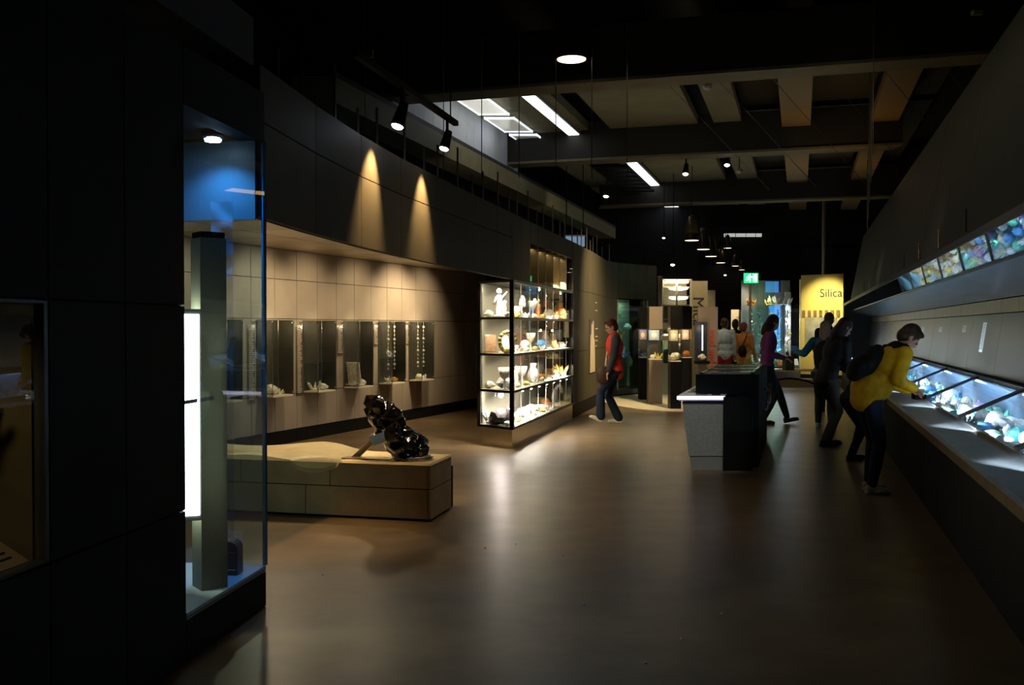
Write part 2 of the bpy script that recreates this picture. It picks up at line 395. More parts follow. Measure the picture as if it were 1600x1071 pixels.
m = MB(); m.hexa([off(A, .06) , off(WL(5.11), .06), off(WL(5.11), D - .05), off(A, D - .05)], 1.155, 1.163); m.build('glass_shelf', glassm('shelf glass', (.75, .88, .95), .8), tw)
m = MB(); m.hexa([off(A, .058) , off(WL(5.11), .058), off(WL(5.11), .066), off(A, .066)], 1.15, 1.168); m.build('shelf_edge', M_chrome, tw)
m = MB(); m.slab(off(WL(4.3), .04), off(WL(4.31), D - .04), .22, 2.5, -.02); m.build('end_panel', mat('pale end board', (.055, .065, .075), .5), tw)
m = MB(); m.slab(off(A, D - .05), off(B, D - .05), 2.08, 2.5, .012); m.build('back_board', MATS['pale end board'], tw)
m = MB(); m.slab(off(WL(5.135), .04), off(WL(5.135), D - .06), 2.08, 2.5, .01); m.build('side_board', MATS['pale end board'], tw)
lp = Vector((-1.55, 4.99, 2.49))
tl = empty('tower_downlight', lp, label='round blue-white downlight under the top of the tall glass tower', cat='lamp')
MB().lathe([(.03, .03), (.055, .03), (.058, 0), (.046, -.012), (.046, -.004), (.03, .004)], 20, lp).build('lamp_ring', M_chrome, tl, True)
MB().lathe([(.045, -.006), (.04, -.022)], 20, lp).build('lamp_lens', emit('blue white lens', (.45, .75, 1), 30), tl)
spot(lp + Vector((0, 0, -.03)), lp + Vector((-.05, .02, -2)), 70, (.05, .36, 1), 130, .8, .03)
spot(lp + Vector((0, .0, -.03)), Vector((-1.75, 5.1, 2.2)), 4, (.06, .35, 1), 110, .9, .03)
# backlit panel
lb = Vector((-1.515, 4.53, .6))
tl = empty('light_box', lb, label='tall white light box glowing inside the glass tower', cat='light box')
ld = Vector((.93, -.36, 0))
MB().box(lb + Vector((0, 0, .49)), (.085, .03, 1.0), rz=.35).build('panel_casing', M_grey, tl)
MB().box(lb + Vector((.0055, -.0155, .49)), (.072, .004, .95), rz=.35).build('lit_face', emit('white lit face', (.80, .88, 1), 9), tl)
area(Vector((-1.60, 4.63, 1.1)), Vector((-1.50, 4.75, 1.1)), 13.0, (.95, 1, .8), .06, .9, (.5, -.5, 0))
# dark upright board
bd = Vector((-1.497, 4.74, .22))
tb = empty('upright_board', bd, label='tall grey-green upright slab standing beside the light box in the tower', cat='display slab')
MB().box(bd + Vector((0, 0, .86)), (.13, .13, 1.72), rz=R(38)).build('slab_body', mat('grey green laminate', (.22, .24, .18), .45), tb)
MB().box(bd + Vector((0, 0, 1.735)), (.12, .12, .03), rz=R(38)).build('slab_cap', M_blacksteel, tb)
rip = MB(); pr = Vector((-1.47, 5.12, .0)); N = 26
sheet = empty('reflection_sheet', (-1.50, 5.05, .22), label='translucent rippled grey sheet standing in for a reflection in the glass tower', cat='sheet')  # sheet added in place of a reflection on the tower glass
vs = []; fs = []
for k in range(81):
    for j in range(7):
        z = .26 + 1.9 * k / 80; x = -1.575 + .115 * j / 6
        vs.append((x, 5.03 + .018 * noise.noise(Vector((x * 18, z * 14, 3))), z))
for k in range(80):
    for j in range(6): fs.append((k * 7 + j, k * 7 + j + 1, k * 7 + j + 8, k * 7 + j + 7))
def frosted():  # see-through skin that imitates the reflection
    m = bpy.data.materials.new('rippled reflection sheet'); m.use_nodes = True; nt = m.node_tree; b = nt.nodes['Principled BSDF']
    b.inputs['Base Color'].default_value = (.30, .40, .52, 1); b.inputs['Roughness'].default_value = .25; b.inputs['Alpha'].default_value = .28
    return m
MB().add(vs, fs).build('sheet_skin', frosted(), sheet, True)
cb = Vector((-1.475, 5.0, .22))
t = empty('dark_casket', cb, label='small dark arched casket on the floor of the glass tower', cat='casket')
m = MB(); prof = [(-.055, 0), (.055, 0), (.055, .13)] + [(math.cos(a) * .055, .13 + math.sin(a) * .045) for a in [R(x) for x in range(20, 180, 20)]] + [(-.055, .13)]
m.loft([cb + Vector((x, -.05, z)) for x, z in prof], [cb + Vector((x, .05, z)) for x, z in prof]); m.build('casket_body', mat('dark blue casket', (.02, .04, .08), .3), t)
for z in (.12, .03): MB().box(cb + Vector((0, -.053, z)), (.09, .008, .006)).build('casket_band', M_chrome, t)

# ------------------------------------------------------------------ curved wall with its fascia
CURVE = [(-1.36, 5.2), (-1.25, 6.2), (-1.04, 7.6), (-.55, 9.7), (0, 11.9), (.47, 13.8), (1.0, 15.85), (1.52, 18.0), (2.0, 20.3), (2.3, 20.95), (2.78, 21.5), (3.32, 22.05)]
def crv(y):
    for (x0, y0), (x1, y1) in zip(CURVE[:-1], CURVE[1:]):
        if y <= y1: return Vector((x0 + (x1 - x0) * (y - y0) / (y1 - y0), y, 0))
    return Vector((*CURVE[-1], 0))
fa = empty('wall_curved', (0, 0, 0), kind='structure')
FT = 2.93
def fpanel(a, b, z0, z1, m, g=.004, par=fa, nm='panel'):
    p, q = crv(a), crv(b); d = (q - p).normalized() * g
    MB().slab(p + d, q - d, z0 + g, z1 - g, .03).build(nm, m, par)
ys = []; y = 5.2
while y < 11.85: ys.append(y); y += .956
ys[-1] = 11.2; ys.append(11.9)
for a, b in zip(ys[:-1], ys[1:]):
    for z0, z1 in ((2.1, 2.62), (2.62, FT)): fpanel(a, b, z0, z1, M_fascia)
    n = (crv(b) - crv(a)).normalized(); n = Vector((-n.y, n.x, 0)) * .034
    MB().slab(crv(a) + n, crv(b) + n, 2.11, FT - .01, .05).build('wall_backing', M_wall_dk, fa)
ys = [11.9 + i * .4925 for i in range(9)]
for i, (a, b) in enumerate(zip(ys[:-1], ys[1:])):
    fpanel(a, b, 2.1 if i < 2 else 2.64, FT, M_fascia)
ys = [15.9, 16.4, 16.9, 17.4, 17.9, 18.4, 18.9, 19.4, 19.85, 20.3, 20.65, 20.95, 21.25, 21.5, 21.8, 22.05]
for i, (a, b) in enumerate(zip(ys[:-1], ys[1:])):
    for z0, z1 in ((.22, 1.1), (1.1, 2.15), (2.15, FT)):
        if a >= 20.94 and b <= 21.81 and z0 < 2.1: continue
        fpanel(a, b, z0, z1, M_fascia)
    if not (a >= 20.94 and b <= 21.81):
        n = (crv(b) - crv(a)).normalized(); n = Vector((-n.y, n.x, 0)) * .034
        MB().slab(crv(a) + n, crv(b) + n, .0, FT - .01, .05).build('wall_backing', M_wall_dk, fa)
    MB().slab(crv(a), crv(b), .0, .22, .03).build('baseboard', M_black, fa)
# hanger rods above the wall
rodm = MB().cyl((0, 0, 0), (0, 0, 1), .011, .011, 6).mesh('hanger_rod', mat('galvanised rod', (.35, .33, .28), .35, .8))
y = 5.9; i = 0
while y < 21.5:
    p = crv(y); n = Vector((-.16, .05, 0)); h = .32 + .1 * ((i * 7) % 3)
    share('hanger_rod', rodm, None, p + n + Vector((0, 0, FT - .02)), sc=(1, 1, h), parent=fa); y += .42 + .12 * ((i * 5) % 3); i += 1
spot((-.89, 7.34, 3.0), (-1.12, 7.3, 2.42), 190, (1, .64, .30), 62, .9, .02)
spot((-.63, 8.56, 3.03), (-.83, 8.6, 2.42), 190, (1, .64, .30), 58, .9, .02)

# recess: ceiling, wall, tiles
def RW(y): return Vector((-3.05 + .4 * (y - 12.2), y, 0))
ns = [5.3, 6.2, 7.6, 9.7, 11.9]
m = MB()
cp = [crv(y) + Vector((-.1, 0, 0)) for y in ns] + [Vector((.35, 14.2, 0)), Vector((.2, 18.9, 0)), RW(18.9), RW(12), RW(6)]
m.hexa(cp, 2.56, 2.62); cre = m.build('ceiling_recess', M_wall_dk, kind='structure')
def lerpY(u):     # matching points on the fascia side and on the wall side
    y = 5.3 + (13.6) * u
    a = crv(y) + Vector((-.1, 0, 0)) if y < 11.9 else Vector((-.05 + .12 * (y - 11.9), y, 0)); return a, RW(6.4 + 12.4 * u)
for k in range(16):
    a0, b0 = lerpY(k / 16 + .0008); a1, b1 = lerpY((k + 1) / 16 - .0008)
    for j, (t0, t1) in enumerate(((0, .34), (.345, .67), (.675, 1))):
        MB().hexa([a0.lerp(b0, t0), a1.lerp(b1, t0), a1.lerp(b1, t1), a0.lerp(b0, t1)], 2.52, 2.555).build('panel', M_soffit if (k + j) % 3 else mat('reflection tinted soffit', (.5, .4, .25), .3, .5), cre)  # paler panels paint reflected tints into the bronze
rw = empty('wall_recess', (0, 0, 0), kind='structure')
mods = [8.20 + .4505 * i for i in range(24)]
tz = [.17, .64, 1.62, 2.13, 2.52]
for i, (a, b) in enumerate(zip(mods[:-1], mods[1:])):
    for z0, z1 in zip(tz[:-1], tz[1:]):
        p, q = RW(a), RW(b); d = (q - p).normalized() * .004
        MB().slab(p + d, q - d, z0 + .004, z1 - .004, .02).build('panel', M_tan, rw)
n = Vector((-.93, .37, 0))
MB().slab(RW(8.2) + n * .021, RW(18.55) + n * .021, 0, 2.55, .1).build('wall_backing', M_wall_dk, rw)
MB().slab(RW(8.2) - n * .02, RW(18.55) - n * .02, 0, .165, .03).build('baseboard_recess', M_black, kind='structure')
MB().slab(RW(18.55), Vector((.75, 17.3, 0)), 0, 2.6, .1).build('wall_recess_end', M_wall, kind='structure')

# wall vitrines
nrm = Vector((.928, -.371, 0)); wd = Vector((.371, .928, 0))
def vitrine(y0, idx):
    w, dpt, z0, z1 = .44, .24, .64, 1.60
    b0 = RW(y0) ; t = empty('wall_vitrine', b0 + Vector((0, 0, z0)), label=VL[idx], cat='wall case', group='glass vitrines on the sand coloured wall')
    def pt(u, d, z): return b0 + wd * u + nrm * d + Vector((0, 0, z))
    m = MB(); m.loft([pt(0, .004, z0), pt(w, .004, z0), pt(w, dpt, z0), pt(0, dpt, z0)], [pt(0, .004, z0 + .02), pt(w, .004, z0 + .02), pt(w, dpt, z0 + .02), pt(0, dpt, z0 + .02)]); m.build('case_floor', M_litpaper, t)
    m = MB(); m.loft([pt(0, .004, z1), pt(w, .004, z1), pt(w, dpt, z1), pt(0, dpt, z1)], [pt(0, .004, z1 + .012), pt(w, .004, z1 + .012), pt(w, dpt, z1 + .012), pt(0, dpt, z1 + .012)]); m.build('case_top', M_glass, t)
    m = MB(); m.loft([pt(0, .004, z0 + .02), pt(w, .004, z0 + .02), pt(w, .012, z0 + .02), pt(0, .012, z0 + .02)], [pt(0, .004, z1), pt(w, .004, z1), pt(w, .012, z1), pt(0, .012, z1)]); m.build('back_board', mat('dark olive board', (.045, .042, .032), .5), t)
    for a, b, nm in (((0, .012), (0, dpt), 'side_pane'), ((0, dpt), (w, dpt), 'front_pane'), ((w, .012), (w, dpt), 'end_board')):
        p = pt(*a, 0); q = pt(*b, 0); MB().slab(p, q, z0 + .02, z1, .006).build(nm, MATS['dark olive board'] if nm == 'end_board' else M_glass, t)
    m = MB()
    for u, d in ((0, dpt), (w, dpt), (w, .01), (0, .01)): m.box(pt(u, d, (z0 + z1) / 2), (.009, .009, z1 - z0), rz=.38)
    m.build('edge_frame', M_steel, t)
    for u, z in ((0, z1 - .03), (0, z0 + .05), (w, z1 - .03), (w, z0 + .05)): MB().ell(pt(u - .012, dpt, z), .014, n=8, m=6).build('clamp', M_chrome, t, True)
    if idx in (0, 2, 4):
        m = MB(); m.hexa([pt(.02, .015, 0), pt(w - .02, .015, 0), pt(w - .02, dpt - .02, 0), pt(.02, dpt - .02, 0)], 1.02, 1.028); m.build('glass_shelf', MATS['shelf glass'], t)
    point(pt(w / 2, dpt - .05, z1 - .07), 2.0, WARM2, .02)
    # contents
    wh = 'in the ' + VS[idx]
    if idx == 0: lst = [('crystal1', 'white', .1, 0, .12), ('rock1', 'ivory', .3, 0, .1), ('rock2', 'brown', .22, .388, .1)]
    elif idx == 1: lst = [('rock0', 'ivory', .14, 0, .17), ('crystal2', 'white', .3, 0, .1), ('fig', 'ivory', .1, .389, .17), ('rock3', 'gold', .3, .389, .09)]
    elif idx == 2: lst = [('crystal0', 'ivory', .12, 0, .16), ('rock2', 'white', .32, 0, .12)]
    elif idx == 3: lst = [('tile', 'ivory', .12, .02, .5), ('rock2', 'white', .14, 0, .1), ('rock0', 'ivory', .32, 0, .12)]
    elif idx == 4: lst = [('crystal1', 'ivory', .13, 0, .13), ('rock1', 'amber', .3, 0, .11), ('crystal2', 'grey', .15, .389, .14)]
    else: lst = [('rock3', 'ivory', .13, 0, .13), ('crystal2', 'white', .3, 0, .1)]
    for i, (kd, cl, u, dz, sz) in enumerate(lst):
        if dz > .1 and idx not in (0, 2, 4): dz = 0; u += .06; sz *= .7
        specimen(kd, cl, pt(u, .12, z0 + .02 + dz), sz, wh, None)
    if idx in (4, 5):     # strings of beads
        for j in range(2):
            mb = MB()
            for k in range(11): mb.ell(pt(.13 + .2 * j, .1, 1.52 - .065 * k), .013 if k % 3 else .022, n=6, m=5)
            for k in range(10): mb.cyl(pt(.13 + .2 * j, .1, 1.52 - .065 * k), pt(.13 + .2 * j, .1, 1.455 - .065 * k), .003, .003, 4)
            mb.cyl(pt(.13 + .2 * j, .1, 1.52), pt(.13 + .2 * j, .1, 1.6), .003, .003, 4)
            mb.build('bead_string', SM['ivory'], None, label='%s string of pale beads hanging in the %s' % (('nearer', 'farther')[j], VS[idx]), cat='beads')
VL = ['wall vitrine seen through the blue-lit glass tower', 'first wall vitrine right of the glass tower, with a shelf and pale specimens', 'wall vitrine on the sand wall behind the empty stretch of the stone bench',
      'wall vitrine with a tall pale slab, behind the tip of the black crystal', 'wall vitrine with bead strings, fourth right of the tower', 'farthest wall vitrine on the sand wall, next to the dark corner']
VS = ['wall vitrine behind the glass tower', 'first wall vitrine beside the tower', 'second wall vitrine beside the tower', 'wall vitrine with the tall pale slab', 'fourth wall vitrine', 'farthest wall vitrine']
for i, y0 in enumerate([10.95, 11.9, 12.83, 13.77, 14.7, 15.62]): vitrine(y0, i)
# long pale text plates between them
for i, y0 in enumerate([11.72, 12.67, 13.6, 14.54, 15.47]):
    b0 = RW(y0); hh = [.95, .92, .42, .3, .3][i]
    t = empty('text_plate', b0 + Vector((0, 0, 1.5)), label='narrow text plate on the sand wall left of the %s' % ['first wall vitrine beside the tower', 'second wall vitrine beside the tower', 'vitrine with the tall pale slab', 'fourth wall vitrine', 'farthest wall vitrine'][i], cat='text plate', group='text plates between the vitrines')
    MB().slab(b0 - n * .014, b0 + wd * .15 - n * .014, 1.52 - hh, 1.54, .006).build('plate', glassm('frosted plate', (.80, .78, .74), .2, .3) if i == 0 else MATS['frosted plate'], t)
    m = MB(); r = random.Random(i); z = 1.48
    while z > 1.55 - hh:
        m.slab(b0 + wd * .02 - n * .02, b0 + wd * r.uniform(.09, .135) - n * .02, z, z + .008, .004); z -= .022
    m.build('text_lines', mat('pale lettering', (.7, .62, .5), .6), t, kind='stuff')
    MB().cyl(b0 + wd * .1 + Vector((0, 0, 1.57)) - n * .002, b0 + wd * .1 + Vector((0, 0, 1.57)) - n * .05, .012, .012, 8).build('plate_lamp', M_chrome, t)

# ------------------------------------------------------------------ stone bench
bf0, bf1 = Vector((-.64, 7.4, 0)), Vector((-2.75, 7.9, 0)); bdv = (bf1 - bf0).normalized(); bn = Vector((bdv.y, -bdv.x, 0)); bn = bn if bn.y > 0 else -bn
bench = empty('stone_bench', (-1.6, 7.9, 0), label='long pale stone bench with a wavy carved top by the glass tower', cat='bench')
L = (bf1 - bf0).length
def BP(u, v, z): return bf0 + bdv * u + bn * v + Vector((0, 0, z))
def bslab(u0, u1, v0, v1, z0, z1, nm, m):
    MB().hexa([BP(u0, v0, 0), BP(u1, v0, 0), BP(u1, v1, 0), BP(u0, v1, 0)], z0, z1).build(nm, m, bench)
bslab(.02, L, .03, .7, 0, .34, 'core', M_black)
for u0, u1 in ((0, .82), (.824, 1.6), (1.604, L)): bslab(u0 + .004, u1, 0, .03, .255, .435, 'board', M_stone_dk)
for u0, u1 in ((0, 1.03), (1.034, 2.0), (2.004, L)): bslab(u0 + .004, u1, 0, .03, .02, .247, 'board', M_stone_dk)
bslab(-.012, .02, -.0, .54, .255, .435, 'board', M_stone_dk); bslab(-.012, .02, 0, .54, .02, .247, 'board', M_stone_dk)
vs = []; fs = []; NU, NV = 110, 26
def depth(u): return .54 + .10 * math.sin(u * 2.2 - .9) * (1 if u > .6 else u / .6) + .25 * max(0, min(1, (u - .7) / .6)) ** 1
def topz(u, v):
    z = .455
    e = max(0, min(1, (u - .6) / .5)); e = e * e * (3 - 2 * e)
    z += e * (.02 * math.sin(u * 5.1 + 2 * v) + .025 * max(0, v - .3))
    d2 = ((u - .95) / .21) ** 2 + ((v - .0) / .26) ** 2
    if d2 < 1: z -= .058 * (1 - d2) ** .6
    d3 = ((u - 1.75) / .3) ** 2 + ((v - .45) / .2) ** 2
    if d3 < 1: z -= .05 * (1 - d3)
    return z
for i in range(NU + 1):
    u = -.015 + (L + .015) * i / NU
    for j in range(NV + 1):
        v = -.012 + (depth(u) + .012) * j / NV; vs.append(BP(u, v, topz(u, v)))
for i in range(NU):
    for j in range(NV): a = i * (NV + 1) + j; fs.append((a, a + NV + 1, a + NV + 2, a + 1))
o = len(vs); ed = [i * (NV + 1) for i in range(NU + 1)] + [NU * (NV + 1) + j for j in range(1, NV + 1)] + [i * (NV + 1) + NV for i in range(NU - 1, -1, -1)] + [j for j in range(NV - 1, 0, -1)]
for e in ed: vs.append(Vector((vs[e].x, vs[e].y, min(vs[e].z - .004, .437) if vs[e].z > .44 else vs[e].z - .03)))
for k in range(len(ed)): k2 = (k + 1) % len(ed); fs.append((ed[k], o + k, o + k2, ed[k2]))
fs.append(tuple(o + k for k in range(len(ed))))
MB().add(vs, fs).build('carved_top', M_stone, bench, True)

# black crystal sculpture on the bench
sc0 = Vector((-.82, 7.62, .457))
sp = empty('smoky_crystal', sc0, label='large glossy black leaning crystal in a steel clamp on the stone bench', cat='mineral sculpture')
import bmesh
bm = bmesh.new()
r = random.Random(4)
lean = Vector((-.62, .05, .80)).normalized()
for k in range(30):
    t_ = k / 29; c = sc0 + Vector((.04, 0, .03)) + lean * (.50 * t_) + Vector((r.uniform(-.05, .05), r.uniform(-.05, .05), r.uniform(-.03, .03))) * (1.2 - .5 * t_)
    rad = (.20 - .05 * t_) * r.uniform(.75, 1.12)
    mm = Matrix.Translation(c) @ Quaternion(Vector((r.uniform(-1, 1), r.uniform(-1, 1), r.uniform(-1, 1))).normalized(), r.uniform(0, 3)).to_matrix().to_4x4() @ Matrix.Diagonal((rad, rad, rad * r.uniform(1.0, 1.5), 1))
    bmesh.ops.create_icosphere(bm, subdivisions=1 if k % 3 else 2, radius=.62, matrix=mm)
me = bpy.data.meshes.new('crystal_body'); bm.to_mesh(me); bm.free()
M_cry = mat('smoky black crystal', (.008, .007, .007), .06, spec=.9, bump=.5, bscale=14, coat=.8)
me.materials.append(M_cry); me.transform(Matrix.Translation(-sc0))
ob = bpy.data.objects.new('crystal_body', me); COL.objects.link(ob); ob.parent = sp
REMESH = [(ob, .012, False)]
m = MB()
for h_, b, L2, rr in ((.44, (-.6, -.2, .8), .16, .07), (.40, (-.95, -.1, .3), .15, .055), (.42, (-.1, -.6, .7), .15, .06), (.26, (.6, -.5, .6), .17, .06), (.30, (-.4, -.8, .4), .15, .06), (.12, (.8, -.4, .4), .15, .055), (.2, (-.8, -.5, .1), .15, .05), (.36, (.5, -.2, .8), .15, .05), (.08, (.2, -.8, .3), .16, .06)):
    crystal_pts(m, sc0 + Vector((.03, -.03, .04)) + lean * h_, b, L2, rr)
m.build('crystal_points', M_cry, sp)
MB().lathe([(.15, 0), (.15, .028), (.13, .04), (.11, .04)], 20, sc0 + Vector((.045, 0, -.0))).build('base_plate', M_steel, sp)
cl = sc0 + lean * .27 + Vector((-.015, -.1, -.02))
MB().box(cl, (.2, .05, .075), rot=Matrix.Rotation(-.38, 3, 'Y')).build('clamp', M_steel, sp)
MB().box(cl + Vector((-.1, .1, -.03)), (.02, .25, .075), rot=Matrix.Rotation(-.38, 3, 'Y')).build('clamp', M_steel, sp)
sf = BP(.66, .14, .47); st = cl + Vector((-.09, .03, -.03)); dv = st - sf
MB().loft([sf + Vector(x) for x in ((-.035, -.03, 0), (.035, -.03, 0), (.035, .03, 0), (-.035, .03, 0))], [st + Vector(x) for x in ((-.03, -.03, 0), (.03, -.03, 0), (.03, .03, 0), (-.03, .03, 0))]).build('strut', M_steel, sp)
MB().hexa([BP(.36, .08, 0), BP(.76, .08, 0), BP(.76, .2, 0), BP(.36, .2, 0)], .454, .464).build('foot_plate', M_steel, sp)
spot((-1.0, 8.6, 2.45), sc0 + Vector((-.35, .1, .1)), 45, WARM2, 80, .8, .03)
spot((-2.3, 9.0, 2.4), BP(1.1, .2, .4), 120, WARM2, 80, 1, .05)

# ------------------------------------------------------------------ corner display case
K = Vector((0, 11.9, 0)); Ed = Vector((.2455, .9694, 0)); Ld = Vector((-.683, .73, 0))
LW, LL = .62, 4.07
E1 = K + Ed * LL; C1 = K + Ld * LW; C2 = C1 + Ed * (LL - .2)
case = empty('corner_case', K, label='tall black-framed glass case of four tiers on a steel plinth', cat='display case')
MB().hexa([K + Vector((-.0, .03, 0)), E1, C2, C1 + Vector((.02, .02, 0))], 0, .25).build('plinth', M_steel, case)
Z = [.25, .705, 1.165, 1.625, 2.085]
def barb(mb, a, b, w=.035): 
    d = Vector(b) - Vector(a); q = d.to_track_quat('Z', 'Y').to_matrix(); mb.box((Vector(a) + Vector(b)) / 2, (w, w, d.length + w), rot=q)
for (p, w) in ((K, .05), (C1, .04), (E1, .035), (C2, .035)):
    m = MB(); m.box(p + Vector((0, 0, 1.17)), (w, w, 1.85), rz=-.25); m.build('post', M_blacksteel, case)
for i, z in enumerate(Z):
    m = MB(); barb(m, K + Vector((0, 0, z)), E1 + Vector((0, 0, z)), .03); barb(m, K + Vector((0, 0, z)), C1 + Vector((0, 0, z)), .03); barb(m, C1 + Vector((0, 0, z)), C2 + Vector((0, 0, z)), .03)
    m.build('rail', M_blacksteel, case)
    m = MB(); m.hexa([K + Ed * .05 + Ld * .03, E1 - Ed * .03 + Ld * .03, C2 - Ed * .03, C1 + Ed * .03 - Ld * .02], z + (.0 if i < 4 else -.01), z + .014); m.build('shelf', M_black if i == 4 else mat('lit shelf glass', (.45, .42, .34), .4), case)
for i in range(4):
    for j in range(8):
        p, q = K + Ed * (LL * j / 8), K + Ed * (LL * (j + 1) / 8)
        g = Ed * .012
        MB().slab(p + g, q - g, Z[i] + .02, Z[i + 1] - .02, .006).build('glass_pane', M_glass, case)
    for j in range(2):
        p, q = K + Ld * (LW * (j + 1) / 2), K + Ld * (LW * j / 2); g = Ld * .006
        MB().slab(p - g, q + g, Z[i] + .02, Z[i + 1] - .02, -.006).build('glass_pane', M_glass, case)
mull = MB().box((0, 0, .205), (.012, .012, .41)).mesh('mullion', mat('clear edge strip', (.42, .42, .36), .2, coat=.5))
for i in range(4):
    for j in range(1, 8): share('mullion', mull, None, K + Ed * (LL * j / 8) + Ld * .015 + Vector((0, 0, Z[i] + .025)) - K, parent=case)
MB().slab(C2 - Ed * .04 - Ld * .04 + Vector((.0, 0, 0)), C1 + Ed * .04 - Ld * .0 + Vector((.03, 0, 0)), .27, 2.07, -.01).build('back_panel', mat('grey green backing', (.16, .15, .12), .35), case)
TIER = ['bottom', 'lower middle', 'upper middle', 'top']
kindrot = [[('rock0', 'white'), ('crystal0', 'white'), ('rock2', 'ivory'), ('rock1', 'ivory'), ('bowl', 'ivory'), ('sphere', 'orange'), ('slice', 'white'), ('ring', 'white')],
           [('rock3', 'grey'), ('fig', 'ivory'), ('cup', 'white'), ('vase', 'white'), ('bowl', 'orange'), ('rock0', 'brown'), ('rock2', 'amber'), ('crystal2', 'amber')],
           [('tile', 'ivory'), ('bowl', 'grey'), ('sphere', 'white'), ('cup', 'ivory'), ('rock3', 'blue'), ('vase', 'grey'), ('tile', 'amber'), ('bowl', 'brown')],
           [('fig', 'grey'), ('sphere', 'ivory'), ('ring', 'white'), ('cup', 'grey'), ('fig', 'orange'), ('rock2', 'ivory'), ('crystal1', 'orange'), ('vase', 'orange')]]
for i in range(4):
    for j in range(8):
        kd, cl = kindrot[i][j]; c = K + Ed * (LL * (j + .5) / 8) + Ld * (.2 + .05 * ((i + j) % 2)) + Vector((0, 0, Z[i] + .014))
        sz = {'rock': .2, 'crystal': .22, 'ring': .32, 'fig': .3, 'cup': .25, 'vase': .28, 'bowl': .22, 'sphere': .17, 'tile': .36, 'slice': .3}[kd.rstrip('0123456789')]
        if kd == 'slice' : rzz = .2
        specimen(kd, cl, c, sz, 'on the %s tier of the corner case, %s bay' % (TIER[i], ORD[j]), 'objects in the corner case', rz=rnd.uniform(-.5, .5) + 1.2)
        c2 = K + Ed * (LL * (j + .22) / 8) + Ld * .12 + Vector((0, 0, Z[i] + .014))
        kd2, cl2 = [('rock1', 'ivory'), ('crystal2', 'white'), ('rock3', 'gold')][(i + 2 * j) % 3]
        specimen(kd2, cl2, c2, .09, 'at the glass, %s tier of the corner case, %s bay' % (TIER[i], ORD[j]), 'small objects at the glass of the corner case')
endl = [[('rock1', 'dark', .25, .3), ('crystal0', 'white', .42, .24)], [('cup', 'ivory', .2, .28), ('rock2', 'ivory', .48, .13)], [('ring', 'gold', .14, .3), ('tile', 'brown', .46, .36)], [('fig', 'white', .3, .38), ('rock0', 'ivory', .5, .12)]]
for i in range(4):
    for kd, cl, u, sz in endl[i]:
        specimen(kd, cl, K + Ld * u + Ed * .17 + Vector((0, 0, Z[i] + .014)), sz, 'behind the narrow end pane of the corner case, %s tier' % TIER[i], 'objects behind the end pane', rz=.3)
# case lamps
lampm = MB().ell((0, 0, 0), .014, n=8, m=6).mesh('case_lamp', emit('case lamp', (1, .95, .85), 45))
for i in range(4):
    for j in range(8):
        c = K + Ed * (LL * (j + .55) / 8) + Ld * .08 + Vector((0, 0, Z[i + 1] - .035))
        if i in (0,) or (i == 3 and j % 3 == 0): share('lamp', lampm, None, c - K, parent=case)
for i in range(4):
    pw = [110, 40, 44, 50][i]
    mid = (K + E1) / 2 + Ld * .12
    area(mid + Vector((0, 0, Z[i + 1] - .03)), mid + Ld * .1 + Vector((0, 0, Z[i])), pw, (1, .86, .62) if i else (1, .9, .78), 3.6, .05, Ed)
    area(K + Ld * .32 + Ed * .08 + Vector((0, 0, Z[i + 1] - .03)), K + Ld * .3 + Ed * .2 + Vector((0, 0, Z[i])), pw * .17, (1, .88, .68), .4, .05, Ld)
c = K + Ld * .22 + Ed * .04 + Vector((0, 0, Z[1] - .05))
lm = empty('case_spotlight', c, label='pinkish-white spot lamp under the bottom tier of the corner case', cat='lamp')
MB().ell(c, .032, n=12, m=8).build('lamp_bulb', emit('pinkish lamp', (1, .8, .98), 60), lm, True)
MB().lathe([(.012, .0), (.02, .03), (.02, .045)], 10, c + Vector((0, 0, -.0))).build('lamp_holder', M_blacksteel, lm)
spot(c + Vector((0, -.05, -.0)), c + Vector((.2, -2.2, -.9)), 10, (1, .85, .75), 100, 1, .04)

# upper row of the case in the fascia
uc = empty('upper_case', crv(12.85), label='row of narrow glass niches above the corner case', cat='display case')
for j in range(6):
    a = 12.88 + .495 * j; p, q = crv(a), crv(a + .495); d = (q - p).normalized()
    nn = Vector((-d.y, d.x, 0))
    MB().slab(p + d * .02, q - d * .02, 2.13, 2.62, .006).build('glass_pane', M_glass, uc)
    MB().slab(p - d * .015, p + d * .015, 2.1, 2.64, .25).build('divider', mat('amber divider', (.32, .25, .13), .35, .2), uc)
    MB().slab(p + nn * .26, q + nn * .26, 2.1, 2.64, .01).build('back_board', mat('dark niche board', (.07, .065, .05), .4), uc)
    MB().hexa([p, q, q + nn * .25, p + nn * .25], 2.1, 2.112).build('niche_floor', mat('niche floor', (.4, .35, .25), .4), uc)
    specimen('rock%d' % (j % 4), ['ivory', 'amber'][j % 2], (p + q) / 2 + nn * .1 + Vector((0, 0, 2.112)), .08, 'in the upper niche row, %s from the corner' % ORD[j], 'pieces in the upper niche row')
area((crv(12.9) + crv(15.8)) / 2 + Vector((-.1, .03, 2.6)), (crv(12.9) + crv(15.8)) / 2 + Vector((-.1, .03, 2.1)), 2.2, WARM2, 2.6, .05, Ed)

